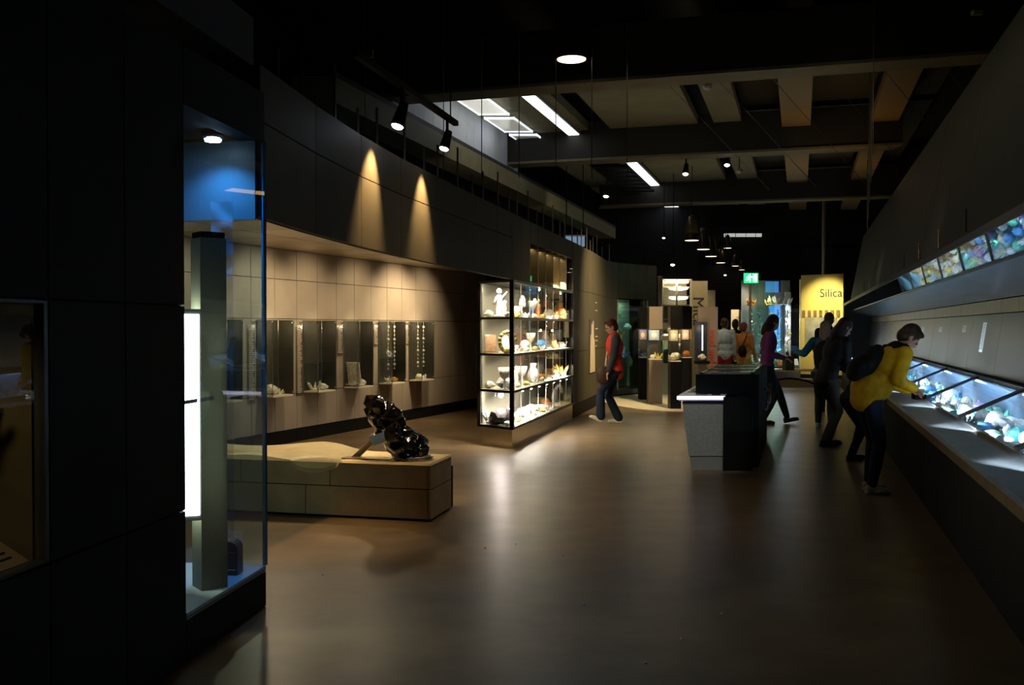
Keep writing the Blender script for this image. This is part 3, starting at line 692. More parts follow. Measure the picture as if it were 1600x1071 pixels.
# picture and lettering on the curved wall
def on_curve(y, u, h=0.012):
    p = crv(y); d = (crv(y + .3) - crv(y - .3)).normalized(); return p + d * u - Vector((-d.y, d.x, 0)) * h, d
p, d = on_curve(17.55, 0); q = p + d * .62; nn = Vector((d.y, -d.x, 0))
pic = empty('wall_picture', p + Vector((0, 0, 1.15)), label='narrow tall picture of a pale stalactite shape on the curved wall', cat='picture')
MB().slab(p, q, .67, 1.66, .02).build('board', mat('dark violet print', (.06, .035, .05), .5), pic)
for k, (u, zt, w) in enumerate(((.1, 1.38, .10), (.24, 1.58, .13), (.38, 1.63, .12), (.5, 1.3, .1))):
    m = MB(); pts = [(u - w * .35, zt), (u + w * .35, zt), (u + w * .75, 1.1), (u + w, .68), (u - w, .68), (u - w * .6, 1.05)]
    m.loft([p + d * a - Vector((-d.y, d.x, 0)) * (.001 + .0007 * k) + Vector((0, 0, z)) for a, z in pts], [p + d * a - Vector((-d.y, d.x, 0)) * (.004 + .0007 * k) + Vector((0, 0, z)) for a, z in pts])
    m.build('print_shape', mat('pale printed shape', (.6, .5, .36), .6), pic)
for k, (yy, z, w) in enumerate(((18.35, 1.98, .22), (18.35, 1.83, .3), (18.35, 1.48, .35), (18.35, 1.33, .35), (18.35, 1.25, .35), (18.35, 1.15, .2))):
    p, d = on_curve(yy, 0, .004); t = MB()
    r = random.Random(k); u = 0
    while u < w: l = r.uniform(.03, .08); t.slab(p + d * u, p + d * (u + l), z, z + .018, .004); u += l + .02
    t.build('wall_text', mat('pale lettering', (.7, .62, .5), .6), fa, kind='stuff')

# ------------------------------------------------------------------ far middle: glass bay, banners, pillars
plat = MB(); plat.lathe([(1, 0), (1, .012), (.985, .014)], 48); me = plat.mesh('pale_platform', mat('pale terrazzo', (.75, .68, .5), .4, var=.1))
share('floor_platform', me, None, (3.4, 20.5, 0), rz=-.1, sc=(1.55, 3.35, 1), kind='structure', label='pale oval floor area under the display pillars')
# glass bay let into the curved wall
p, q = crv(20.95), crv(21.8)
bay = empty('glass_bay', (p + q) / 2, label='green-tinted glass bay set in the curved wall behind the red jacket', cat='display case')
MB().slab(p, q, .15, 2.13, .008).build('front_pane', M_glass_teal, bay)
dd = (q - p).normalized(); nn = Vector((-dd.y, dd.x, 0))
MB().slab(p + nn * .5, q + nn * .5, .05, 2.15, .03).build('back_board', mat('grey green board', (.25, .30, .25), .5), bay)
MB().hexa([p, q, q + nn * .5, p + nn * .5], .05, .15).build('bay_floor', mat('dark laminate', (.06, .065, .06), .4), bay)
for z in (.62, 1.45, 1.72, 1.95): MB().hexa([p + nn * .08, q + nn * .08, q + nn * .45, p + nn * .45], z, z + .012).build('glass_shelf', MATS['shelf glass'], bay)
for a in (p, q): MB().box(a + Vector((0, 0, 1.14)), (.03, .03, 1.98)).build('frame_post', mat('pale metal frame', (.45, .5, .42), .35, .5), bay)
for k, (u, kd, cl, z, sz) in enumerate(((.35, 'fig', 'gold', 1.0, .5), (.6, 'rock0', 'white', 1.46, .18), (.3, 'bowl', 'ivory', 1.73, .2), (.6, 'vase', 'grey', .63, .34))):
    c = p.lerp(q, u) + nn * .22
    if z == 1.0: MB().hexa([p + nn * .08, q + nn * .08, q + nn * .45, p + nn * .45], .99, 1.0).build('glass_shelf', MATS['shelf glass'], bay)
    specimen(kd, cl, c + Vector((0, 0, z)), sz, 'in the green glass bay behind the red jacket', None)
area((p + q) / 2 + nn * .25 + Vector((0, 0, 2.1)), (p + q) / 2 + nn * .25, 5, (.9, 1, .75), .5, .2, dd)

spot((3.3, 17.2, 4.1), (3.7, 19.4, .3), 110, WARM2, 46, 1, .1)
# glass tower of lit shelves
def px(x, y): return (x - 800) / F * y
gs = empty('shelf_tower', (4.35, 23.4, 0), label='tall glass shelf tower with glowing shelves behind the display pillars', cat='display case')
x0, x1 = px(1034, 23.5), px(1078, 23.5)
for a in (x0, (x0 + x1) / 2, x1):
    MB().box((a, 23.4, 1.35), (.05, .05, 2.7)).build('post', mat('pale metal frame', (.45, .5, .42), .35, .5), gs)
for k, z in enumerate((.3, 1.0, 1.35, 1.72, 2.06, 2.28, 2.5, 2.68)):
    MB().box(((x0 + x1) / 2, 23.65, z), (x1 - x0, .55, .02)).build('shelf', mat('milky shelf', (.6, .55, .42), .4), gs)
for k, z in enumerate((2.22, 2.45)):
    MB().ell(((x0 + x1) / 2 + .06, 23.5, z + .02), (.24, .1, .05), n=16, m=6).build('lamp', emit('oval shelf lamp', (1, .93, .75), 9), gs, True)
MB().box(((x0 + x1) / 2, 23.37, 1.5), (x1 - x0, .008, 2.3)).build('front_pane', M_glass, gs)
area(((x0 + x1) / 2, 23.3, 2.63), ((x0 + x1) / 2, 23.9, 2.1), 10, WARM2, .6, .1)
area(((x0 + x1) / 2, 23.3, 1.3), ((x0 + x1) / 2, 24.2, .6), 6, WARM2, .6, .1)
MB().box(((x0 + x1) / 2, 23.95, 1.33), (x1 - x0, .02, 2.64)).build('back_board', mat('warm grey board', (.35, .29, .2), .6), gs)
for k, (z, kd, cl) in enumerate(((1.01, 'bowl', 'white'), (1.36, 'rock1', 'amber'), (1.73, 'vase', 'orange'), (.31, 'crystal1', 'grey'))):
    specimen(kd, cl, ((x0 + x1) / 2 + (-.15 if k % 2 else .15), 23.6, z), .26, 'on a shelf of the glowing shelf tower', None)
cc = empty('curved_column', (3.40, 22.25, 0), label='round bronze column at the end of the curved wall', cat='column')
MB().lathe([(.09, 0), (.09, 2.68), (.085, 2.7)], 20, (3.40, 22.25, 0)).build('column_shaft', mat('bronze sheet', (.45, .34, .2), .25, .8), cc, True)
# tall banner reading Mica
bx0, bx1 = px(1079, 22), px(1105, 22)
bn_ = empty('mica_banner', ((bx0 + bx1) / 2, 22, 0), label='tall beige banner panel with large dark lettering Mica', cat='banner')
MB().box(((bx0 + bx1) / 2, 22, 1.28), (bx1 - bx0, .06, 2.6)).build('board', mat('beige board', (.42, .36, .22), .6, var=.08), bn_)
text('Mica', .36, mat('charcoal lettering', (.05, .045, .035), .5), (px(1082.5, 22), 21.965, 2.22), frame((0, 0, -1), (1, 0, 0)), bn_)
MB().box((px(1079, 21.9), 21.9, 1.3), (.04, .05, 2.6)).build('edge_post', mat('cream post', (.65, .58, .35), .5), bn_)
MB().box((px(1109, 22.6), 22.6, 1.24), (.24, .05, 2.3)).build('side_board', mat('beige board', (.42, .36, .22), .6, var=.08), bn_)
spot((4.3, 20.6, 3.9), (4.3, 22, 2.1), 130, WARM2, 40, .9)
# lower banner with red lettering
rx0, rx1 = px(1090, 19), px(1121, 19)
rb = empty('mud_banner', ((rx0 + rx1) / 2, 19, 0), label='low taupe banner panel with red vertical lettering', cat='banner')
MB().box(((rx0 + rx1) / 2, 19, .96), (rx1 - rx0, .06, 1.92)).build('board', mat('taupe board', (.27, .21, .16), .55, var=.2, scale=2, stretch=(1, 1, .2)), rb)
text('mud and clay', .19, mat('red lettering', (.75, .03, .02), .5), (px(1108, 19), 18.965, 1.47), frame((0, 0, -1), (1, 0, 0)), rb)
spot((3.7, 17.4, 3.6), (3.9, 19, 1.3), 90, WARM2, 40, .9)
nc = empty('banner_case', (px(1096, 18.8), 18.8, .85), label='small lit glass case on the taupe banner with a pale specimen', cat='wall case')
cx = px(1096, 18.8)
MB().box((cx, 18.87, 1.22), (.24, .02, .8)).build('back_board', mat('night blue board', (.03, .03, .05), .4), nc)
MB().box((cx, 18.75, .83), (.26, .24, .06)).build('case_floor', M_blacksteel, nc)
MB().box((cx, 18.63, 1.22), (.24, .006, .76)).build('front_pane', M_glass, nc)
MB().cyl((cx + .02, 18.8, 1.06), (cx + .02, 18.8, 1.56), .012, .012, 8).build('light_tube', emit('pale tube', (.8, 1, .8), 2.2), nc)
specimen('rock0', 'ivory', (cx, 18.74, .86), .17, 'in the small case on the taupe banner', None)
point((cx, 18.7, 1.5), 1.2, WARM2)

def pillar(xc, y, w, dp, top, cm, lab, pic, spec, zlo=.88, zhi=1.48, rz=0.0, sidem=None):
    b = Vector((xc, y, 0)); t = empty('display_pillar', b, rz, label=lab, cat='display pillar')
    Rz = Matrix.Rotation(rz, 3, 'Z')
    def bx(c, s, nm, m, cls=None):
        return MB().box(b + Rz @ Vector(c), s, rz=rz).build(nm, m, t)
    bx((0, 0, (zlo) / 2), (w, dp, zlo), 'pillar_base', cm)
    bx((0, 0, (zhi + top) / 2), (w, dp, top - zhi), 'pillar_head', cm)
    bx((0, dp / 2 - .01, (zlo + zhi) / 2), (w, .02, zhi - zlo), 'back_board', mat('dark back board', (.05, .045, .04), .5))
    bx((0, 0, zlo + .01), (w * .98, dp * .96, .02), 'lit_shelf', M_litpaper)
    bx((0, -dp / 2 + .004, (zlo + zhi) / 2), (w * .96, .006, zhi - zlo), 'glass_pane', M_glass)
    bx((-w / 2 + .004, 0, (zlo + zhi) / 2), (.006, dp * .9, zhi - zlo), 'glass_pane', M_glass)
    bx((w / 2 - .004, 0, (zlo + zhi) / 2), (.006, dp * .9, zhi - zlo), 'glass_pane', M_glass)
    bx((0, dp / 2 - .03, zhi - .12), (w * .8, .01, .2), 'photo_card', mat('photo ' + pic[0], pic[1], .5, var=.3, scale=7))
    MB().ell(b + Rz @ Vector((0, dp / 2 - .037, zhi - .13)), (w * .22, .004, .06), n=10, m=6).build('photo_motif', mat('motif ' + pic[0], pic[2], .5), t)
    for k, (kd, cl, dx, sz) in enumerate(spec):
        specimen(kd, cl, b + Rz @ Vector((dx, -.02, zlo + .02)), sz, 'in the ' + lab.split(',')[0], None)
    point(b + Rz @ Vector((0, -dp / 2 + .05, zhi - .03)), 3.2, WARM2, .02)
pillar(px(1006, 20), 20.05, .19, .3, 1.93, M_black, 'black display pillar, farthest back beside the red jacket', ('yellow', (.25, .2, .5), (.85, .6, .1)), [('crystal1', 'blue', 0, .12)])
pillar(px(1023, 18.9), 18.9, .26, .3, 1.92, M_brown, 'taupe display pillar, with scattered gilt pieces', ('sky', (.5, .6, .75), (.8, .8, .78)), [('rock1', 'white', -.04, .11), ('crystal0', 'gold', .06, .15)])
pillar(px(1055.5, 17.7), 17.8, .2, .3, 1.90, M_blacksteel, 'dark display pillar nearest the white-topped counter, with a carved pale block', ('cream', (.6, .5, .3), (.8, .75, .6)), [('rock2', 'ivory', 0, .2)])
pillar(px(1072, 20), 20, .19, .3, 1.95, M_black, 'black display pillar between the dark pillar and the beige banner', ('pink', (.8, .5, .4), (.9, .8, .7)), [('rock3', 'orange', 0, .18)])
bs = empty('low_case', (px(1039.5, 21.6), 21.6, 0), label='low glass cabinet between the taupe and dark pillars', cat='display case')
cx = px(1039.5, 21.6)
MB().box((cx, 21.6, .35), (.34, .3, .7)).build('cabinet_base', mat('grey green board', (.25, .30, .25), .5), bs)
MB().box((cx, 21.6, 1.0), (.34, .3, .55)).build('glass_box', M_glass_teal, bs)
MB().box((cx, 21.42, 1.55), (.28, .02, .14)).box((cx, 21.42, 1.28), (.28, .02, .1)).build('label_plate', M_litpaper, bs)
MB().cyl((cx - .12, 21.5, 0), (cx - .12, 21.5, 1.62), .012).cyl((cx + .12, 21.5, 0), (cx + .12, 21.5, 1.62), .012).build('support', M_chrome, bs)
# standing wall behind the glass tower so the bay reads closed
MB().slab((3.3, 22.1), (3.3, 27), 0, FT, .05).build('wall_mid', M_fascia, kind='structure')

# ------------------------------------------------------------------ counter units in the middle
ct = empty('reception_counter', ax(-1.1, 10.2, 0), label='grey counter unit with glowing white worktop edge in the middle of the hall', cat='counter')
cs0, cs1 = 10.1, 13.6
def CX(x, s, z): return ax(x, s, z)
m = MB(); m.loft([CX(-1.14, cs0 + .02, .0), CX(-.80, cs0 + .02, .0), CX(-.80, cs1, 0), CX(-1.14, cs1, 0)], [CX(-1.24, cs0 + .02, .72), CX(-.795, cs0 + .02, .72), CX(-.795, cs1, .72), CX(-1.24, cs1, .72)]); m.build('counter_body', M_grey, ct)
m = MB(); m.loft([CX(-1.17, cs0 + .01, .15), CX(-.80, cs0 + .01, .15), CX(-.80, cs0 + .02, .15), CX(-1.17, cs0 + .02, .15)], [CX(-1.235, cs0 + .005, .71), CX(-.80, cs0 + .005, .71), CX(-.80, cs0 + .02, .71), CX(-1.235, cs0 + .02, .71)]); m.build('end_panel', mat('speckled grey laminate', (.34, .34, .31), .5, var=.12, scale=40), ct)
m = MB(); m.loft([CX(-1.27, cs0 - .03, .735), CX(-.79, cs0 - .03, .735), CX(-.79, cs1, .735), CX(-1.27, cs1, .735)], [CX(-1.285, cs0 - .04, .79), CX(-.785, cs0 - .04, .79), CX(-.785, cs1, .79), CX(-1.285, cs1, .79)]); m.build('worktop', mat('pale worktop', (.62, .62, .66), .3), ct)
m = MB(); m.loft([CX(-1.288, cs0 - .047, .75), CX(-.782, cs0 - .047, .75), CX(-.782, cs0 - .04, .75), CX(-1.288, cs0 - .04, .75)], [CX(-1.288, cs0 - .047, .785), CX(-.782, cs0 - .047, .785), CX(-.782, cs0 - .04, .785), CX(-1.288, cs0 - .04, .785)]); m.build('light_edge', emit('lavender lit edge', (.80, .78, 1), 1.6), ct)
m = MB(); m.loft([CX(-1.1, cs0 + .05, .792), CX(-.98, cs0 + .05, .792), CX(-.98, cs0 + .12, .792), CX(-1.1, cs0 + .12, .792)], [CX(-1.1, cs0 + .05, .80), CX(-.98, cs0 + .05, .80), CX(-.98, cs0 + .12, .80), CX(-1.1, cs0 + .12, .80)]); m.build('inset_plate', M_chrome, ct)
m = MB(); m.loft([CX(-.93, cs0 + .03, .792), CX(-.84, cs0 + .03, .792), CX(-.84, cs0 + .1, .792), CX(-.93, cs0 + .1, .792)], [CX(-.93, cs0 + .03, .80), CX(-.84, cs0 + .03, .80), CX(-.84, cs0 + .1, .80), CX(-.93, cs0 + .1, .80)]); m.build('inset_plate', M_blacksteel, ct)
m = MB(); m.loft([CX(-1.24, cs0 + .5, .791), CX(-1.14, cs0 + .5, .791), CX(-1.14, cs0 + 2.2, .791), CX(-1.24, cs0 + 2.2, .791)], [CX(-1.24, cs0 + .5, .796), CX(-1.14, cs0 + .5, .796), CX(-1.14, cs0 + 2.2, .796), CX(-1.24, cs0 + 2.2, .796)]); m.build('inset_panel', mat('dark inset', (.1, .11, .12), .25), ct)
spot((2.5, 9.4, 4.2), CX(-1.05, cs0 + .3, .8), 32, (.85, .86, 1), 20, .8, .05)
kb = empty('console_block', ax(-.8, 11, 0), label='black console block with glass-topped trays, behind the grey counter', cat='console')
m = MB(); m.loft([CX(-.78, 10.3, 0), CX(-.44, 10.3, 0), CX(-.44, 12.9, 0), CX(-.78, 12.9, 0)], [CX(-.78, 10.3, .80), CX(-.44, 10.3, .80), CX(-.44, 12.9, .80), CX(-.78, 12.9, .80)]); m.build('console_body', M_black, kb)
m = MB(); m.loft([CX(-1.12, 10.32, .80), CX(-.44, 10.32, .80), CX(-.44, 12.9, .80), CX(-1.12, 12.9, .80)], [CX(-1.12, 10.32, 1.0), CX(-.44, 10.32, 1.0), CX(-.44, 12.9, 1.0), CX(-1.12, 12.9, 1.0)]); m.build('console_top', M_black, kb)
m = MB(); m.loft([CX(-.80, 10.05, 0), CX(-.775, 10.05, 0), CX(-.775, 10.32, 0), CX(-.80, 10.32, 0)], [CX(-.80, 10.05, .78), CX(-.66, 10.05, .78), CX(-.66, 10.32, .78), CX(-.80, 10.32, .78)])
m.loft([CX(-.775, 10.06, 0), CX(-.5, 10.06, 0), CX(-.5, 10.32, 0), CX(-.775, 10.32, 0)], [CX(-.775, 10.06, .78), CX(-.5, 10.06, .78), CX(-.5, 10.32, .78), CX(-.775, 10.32, .78)]); m.build('end_block', M_black, kb)
for k in range(3):
    s0 = 10.4 + k * .84; s1 = s0 + .74
    m = MB(); xs = (-1.08, -.50)
    for a, b, c, d_ in ((xs[0], xs[1], s0, s0 + .03), (xs[0], xs[1], s1 - .03, s1), (xs[0], xs[0] + .03, s0, s1), (xs[1] - .03, xs[1], s0, s1)):
        m.loft([CX(a, c, 1.0), CX(b, c, 1.0), CX(b, d_, 1.0), CX(a, d_, 1.0)], [CX(a, c, 1.02), CX(b, c, 1.02), CX(b, d_, 1.02), CX(a, d_, 1.02)])
    f_ = m.build('tray_frame', mat('aluminium trim', (.5, .48, .42), .3, .8), kb)
    m = MB(); m.loft([CX(xs[0] + .03, s0 + .03, 1.002), CX(xs[1] - .03, s0 + .03, 1.002), CX(xs[1] - .03, s1 - .03, 1.002), CX(xs[0] + .03, s1 - .03, 1.002)], [CX(xs[0] + .03, s0 + .03, 1.012), CX(xs[1] - .03, s0 + .03, 1.012), CX(xs[1] - .03, s1 - .03, 1.012), CX(xs[0] + .03, s1 - .03, 1.012)])
    m.build('tray_glass', mat('dark glass sheet', (.12, .14, .15), .15), f_)
hm = MB(); hm.tube([CX(-.42, 10.9, .55), CX(-.37, 10.9, .58), CX(-.37, 11.5, .78), CX(-.42, 11.5, .76)], .013, 8); hm.build('handle', M_chrome, kb, True)
hm = MB(); hm.tube([CX(-.42, 11.9, .55), CX(-.37, 11.9, .58), CX(-.37, 12.4, .78), CX(-.42, 12.4, .76)], .013, 8); hm.build('handle', M_chrome, kb, True)

spot((1.7, 6.6, 4.3), (2.0, 10.1, .45), 230, (.95, .97, .9), 13, .7, .08)
# ------------------------------------------------------------------ far end of the hall
wf = empty('wall_far', (0, 0, 0), kind='structure')
for k in range(9):
    a = -1 + 1.6 * k
    MB().box((a + .8, 27.5, 1.9), (1.59, .06, 3.8)).build('panel', M_wall if k != 9 else M_fascia, wf)
MB().box((6, 27.6, 3), (26, .08, 6)).build('wall_backing', M_wall_dk, wf)
# lit notice
nt_ = empty('lit_notice', (px(1153.5, 26.5), 26.5, 1), label='bright ivory notice board on the dark far wall behind three visitors', cat='notice board')
nx0, nx1 = px(1142, 26.5), px(1165, 26.5)
MB().box(((nx0 + nx1) / 2, 26.5, 1.62), (nx1 - nx0, .04, .78)).build('board', M_litpaper, nt_)
MB().box(((nx0 + nx1) / 2, 26.52, .62), (.06, .04, 1.24)).build('post', M_blacksteel, nt_)
m = MB(); r = random.Random(3)
for k in range(9): m.box(((nx0 + nx1) / 2, 26.477, 1.8 - k * .05), (r.uniform(.12, .24), .004, .012))
m.build('text_lines', M_print, nt_, kind='stuff')
spot(((nx0 + nx1) / 2, 25.3, 3.4), ((nx0 + nx1) / 2, 26.5, 1.6), 260, WARM2, 34, .8)
# glass showcase with crystals
gx0, gx1 = px(1172, 25.2), px(1251, 25.2); GY = 25.2
gc = empty('crystal_showcase', ((gx0 + gx1) / 2, GY, 0), label='large glass showcase full of sparkling crystals at the far end', cat='display case')
MB().box(((gx0 + gx1) / 2, GY + .5, .25), (gx1 - gx0, 1.0, .5)).build('showcase_base', mat('grey plinth board', (.16, .16, .15), .5), gc)
MB().box(((gx0 + gx1) / 2, GY + 1.0, 1.65), (gx1 - gx0, .04, 2.3)).build('back_board', mat('steel blue board', (.12, .15, .16), .4, var=.2, stretch=(4, 1, .3)), gc)
for xx in (gx0, gx1): MB().box((xx, GY, 1.6), (.05, .05, 2.35)).build('corner_post', mat('cream post', (.65, .58, .35), .5), gc)
for a, b in ((gx0, (gx0 + gx1) / 2), ((gx0 + gx1) / 2, gx1)):
    MB().box(((a + b) / 2, GY, 1.65), (b - a - .03, .008, 2.25)).build('glass_pane', M_glass_teal if a == gx0 else M_glass, gc)
for k, z in enumerate((.5, 2.1)): MB().box(((gx0 + gx1) / 2, GY + .5, z), (gx1 - gx0 - .06, .8, .012)).build('glass_shelf', MATS['shelf glass'], gc)
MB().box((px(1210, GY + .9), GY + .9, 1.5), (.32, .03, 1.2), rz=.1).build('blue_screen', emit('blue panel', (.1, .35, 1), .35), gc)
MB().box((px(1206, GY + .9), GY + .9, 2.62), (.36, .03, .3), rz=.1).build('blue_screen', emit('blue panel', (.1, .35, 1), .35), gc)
MB().box((px(1230.5, GY + .75), GY + .75, 1.5), (.14, .12, 1.95)).build('lamp_post', mat('grey post', (.3, .3, .3), .4), gc)
for z in (2.03, 1.62, 1.21): MB().ell((px(1230, GY + .6), GY + .6, z), .045, n=10, m=8).build('lamp', emit('white spot lens', (.85, .9, 1), 22), gc, True)
point((px(1230, GY + .5), GY + .4, 1.7), 14, (.8, .9, 1)); point((px(1190, GY + .5), GY + .4, 2.3), 12, WARM2); point((px(1205, GY + .5), GY + .3, 1.0), 12, (.9, 1, .8))
r = random.Random(21)
KX = {}
for k in range(15): KX.setdefault(.506 if k % 5 < 3 else 2.106, []).append(((k * .618) % 1, k))
KX = {k: i for v in KX.values() for i, (_, k) in enumerate(sorted(v))}
for k in range(15):
    lvl = k % 3; z = .506 if k % 5 < 3 else 2.106
    xx = gx0 + .12 + (gx1 - gx0 - .24) * ((k * .618) % 1); yy = GY + .2 + .5 * ((k * .37) % 1)
    cl = ['white', 'green', 'ivory', 'white', 'gold', 'teal', 'orange'][k % 7]
    o = share('crystal_cluster', PRO['crystal%d' % (k % 3)], SM[cl], (xx, yy, z), r.uniform(0, 6), r.uniform(.2, .34), label='%s crystal cluster on the %s of the far showcase, %s from its left post' % (cl, 'floor' if z < 1 else 'high shelf', ORD[KX[k]]), cat='crystal', group='crystals in the far showcase')
# hanging crystals strings in the showcase: tall mineral stands
for k in range(5):
    xx = gx0 + .15 + .24 * k; yy = GY + .45 + .08 * (k % 2)
    t = empty('crystal_stand', (xx, yy, .506), label='%s tall stand hung with small crystals in the far showcase' % ORD[k], cat='crystal stand', group='crystal stands in the far showcase')
    MB().cyl((xx, yy, .506), (xx, yy, 2.0), .012).cyl((xx, yy, .506), (xx, yy, .52), .08).build('stand_pole', M_chrome, t)
    mb = MB()
    for j in range(9):
        a = r.uniform(0, 6.28); zz = .75 + j * .14
        crystal_pts(mb, (xx, yy, zz), (math.cos(a), math.sin(a) - .4, .5), r.uniform(.08, .15), .028)
    mb.build('crystal_bits', SM[['white', 'green', 'ivory', 'teal', 'gold'][k]], t)
# three bright sloping sheets at the right of the showcase floor
for k in range(3):
    xx = px(1228 + 8 * k, GY + .2); t = empty('sloping_label', (xx, GY + .2, .51), label='%s white sloping label plate on the showcase floor' % ORD[k], cat='label', group='sloping labels in the far showcase')
    MB().box((xx, GY + .2, .60), (.11, .015, .2), rot=Matrix.Rotation(-.6, 3, 'X')).build('plate', M_paper, t)
    MB().box((xx, GY + .25, .54), (.03, .05, .07)).build('foot', M_chrome, t)
# yellow panel reading Silica
sx0, sx1 = px(1253, 25), px(1313, 24.6)
sb = empty('silica_panel', ((sx0 + sx1) / 2, 25, 0), label='bright yellow wall panel with dark lettering Silica at the far end', cat='sign panel')
pa, pb = Vector((sx0, 25.1, 0)), Vector((sx1, 24.4, 0))
MB().slab(pa, pb, .3, 2.88, .06).build('board', mat('yellow painted board', (.72, .56, .16), .55), sb)
MB().slab(pa, pb, 0, .3, .06).build('foot_board', M_black, sb)
sd = (pb - pa).normalized(); sn = Vector((sd.y, -sd.x, 0))
text('Silica', .30, mat('charcoal lettering', (.05, .045, .035), .5), pa + sd * .50 + sn * .008 + Vector((0, 0, 2.30)), frame(sd, (0, 0, 1)), sb)
MB().slab(pa + sd * .12 + sn * .03, pa + sd * .95 + sn * .03, 1.0, 1.78, .02).build('printed_map', mat('grey printed map', (.34, .33, .26), .5, var=.35, scale=4), sb)
for k in range(7): MB().slab(pa + sd * (.05 + .15 * k) + sn * .04, pa + sd * (.05 + .15 * k + .075) + sn * .04, 1.80, 1.96, .02).build('plaque', mat('brown plaque', (.22, .15, .08), .5, var=.3), sb)
spot(pa.lerp(pb, .7) + sn * 1.2 + Vector((0, 0, 2.9)), pa.lerp(pb, .62) + Vector((0, 0, 2.0)), 240, (1, .86, .45), 70, .9, .05)
spot(pa.lerp(pb, .5) + sn * 1.5 + Vector((0, 0, .7)), pa.lerp(pb, .5) + Vector((0, 0, .9)), 16, (1, .86, .45), 90, .9, .05)
# bench at the far end
bx = px(1235, 23.6)
fb = empty('far_bench', (bx, 23.6, 0), label='long wooden-topped bench with an arched black frame before the showcase', cat='bench')
x0, x1 = px(1172, 23.6), px(1282, 23.6)
MB().box(((x0 + x1) / 2, 23.6, .47), (x1 - x0, .42, .055)).build('seat', mat('honey wood', (.72, .5, .2), .35, var=.1, stretch=(1, 8, 8)), fb)
for xx in (x0 + .42, x1 - .15): MB().box((xx, 23.6, .35), (.08, .3, .19)).build('leg', M_black, fb)
pts = [Vector((x0 + .2 + (x1 - x0 - .2) * k / 12, 23.6, .06 + .2 * math.sin(math.pi * k / 12) ** .8)) for k in range(13)]
MB().tube(pts, .028, 8).build('arch', M_black, fb, True)
MB().box(((gx0 + sx1) / 2 + .1, 24.6, .1), (sx1 - gx0 + .4, .5, .2)).build('plinth_step', mat('taupe step', (.24, .19, .12), .5), None, kind='structure')
spot((bx, 22.8, 3.5), (bx, 23.7, .4), 30, WARM, 40, .9)

# exit sign
ex = Vector((px(1173, 24), 24, 2.75))
es = empty('exit_sign', ex + Vector((0, 0, .13)), label='green glowing running-man exit sign hanging from the ceiling', cat='exit sign')
MB().box(ex + Vector((0, .03, .0)), (.38, .05, .27)).build('sign_box', M_black, es)
MB().box(ex + Vector((0, 0, .0)), (.36, .012, .25)).build('sign_face', emit('green sign face', (.02, .75, .22), 1.6), es)
m = MB(); y_ = ex.y - .01
m.box((ex.x + .1, y_, ex.z), (.09, .006, .19)); m.build('door_symbol', emit('white sign symbol', (.75, 1, .85), 4), es)
m = MB(); m.ell((ex.x - .03, y_, ex.z + .075), (.02, .004, .02), n=10, m=6)
for a, b in (((-.04, .05), (-.06, -.01)), ((-.06, -.01), (-.02, -.04)), ((-.02, -.04), (-.03, -.085)), ((-.06, -.01), (-.09, -.05)), ((-.09, -.05), (-.13, -.05)), ((-.04, .045), (.0, .02)), ((.0, .02), (.03, .03)), ((-.05, .045), (-.09, .03)), ((-.09, .03), (-.1, -.0))):
    m.cyl((ex.x + a[0], y_, ex.z + a[1]), (ex.x + b[0], y_, ex.z + b[1]), .014, .014, 6)
m.build('running_figure', MATS['white sign symbol'], es)
MB().cyl(ex + Vector((-.12, .03, .13)), ex + Vector((-.12, .03, 2.86)), .006).cyl(ex + Vector((.12, .03, .13)), ex + Vector((.12, .03, 2.86)), .006).build('hanger', M_black, es)
spot((3.2, 20.0, 3.3), (2.55, 21.2, 2.75), 8, (.05, 1, .35), 50, 1, .05).data.energy = 5

# ------------------------------------------------------------------ right side: long display table, text wall, mirror, upper wall
S0, S1 = 2.5, 27.0; ST = 24.2
tb = empty('long_display_table', ax(1.2, 9, 0), label='long glazed display table with blue-white lit minerals along the whole wall', cat='display table')
M_rail = mat('worn bronze rail', (.30, .22, .10), .35, .8, var=.25)
MB().axp([(1.06, .0), (1.9, 0), (1.9, .64), (1.06, .64)], S0, ST).build('table_body', M_black, tb)
MB().axp([(1.0, .64), (1.9, .64), (1.9, .66), (1.0, .66)], S0, ST).build('table_floor', M_black, tb)
MB().axp([(.985, .645), (1.03, .645), (1.03, .705), (.985, .705)], S0, ST).build('front_rail', M_rail, tb)
s = S0; k = 0
M_ledge = mat('steel ledge', (.20, .22, .24), .22, .9, var=.15, scale=4, bump=.08, bscale=5)
while s < ST:
    e = min(s + 1.05, ST); MB().axp([(1.03, .66), (1.285, .66), (1.285, .742), (1.03, .70)], s + .003, e - .003).build('ledge_panel', M_ledge, tb); s = e; k += 1
MB().axp([(1.285, .735), (1.31, .735), (1.31, .768), (1.285, .768)], S0, ST).build('glass_rail', M_chrome, tb)
MB().axp([(1.85, .66), (1.93, .66), (1.93, 1.01), (1.85, 1.01)], S0, ST).build('back_rail', M_black, tb)
MB().axp([(1.31, .66), (1.85, .66), (1.85, .672), (1.31, .672)], S0, ST).build('tray', mat('dark teal tray', (.06, .13, .17), .5), tb)
MB().axp([(1.80, .72), (1.85, .72), (1.85, .975), (1.83, .975)], S0, ST).build('tray_back', mat('pale blue tray back', (.08, .14, .24), .5), tb)
divs = [3.7, 5.8, 7.9, 10.0, 12.1, 14.2, 16.3, 18.4, 20.5, 22.6]
def dvx(x0, s, z):      # divider perpendicular to the long direction
    return ax(x0, s, z)
for s in divs:
    MB().axp([(1.31, .76), (1.85, .985), (1.85, 1.005), (1.31, .78)], s - .05, s + .05).build('divider', M_blacksteel, tb)
    MB().axp([(1.33, .672), (1.83, .672), (1.83, .975), (1.33, .765)], s - .008, s + .008).build('partition', M_glass, tb)
ends = [S0] + divs + [ST]
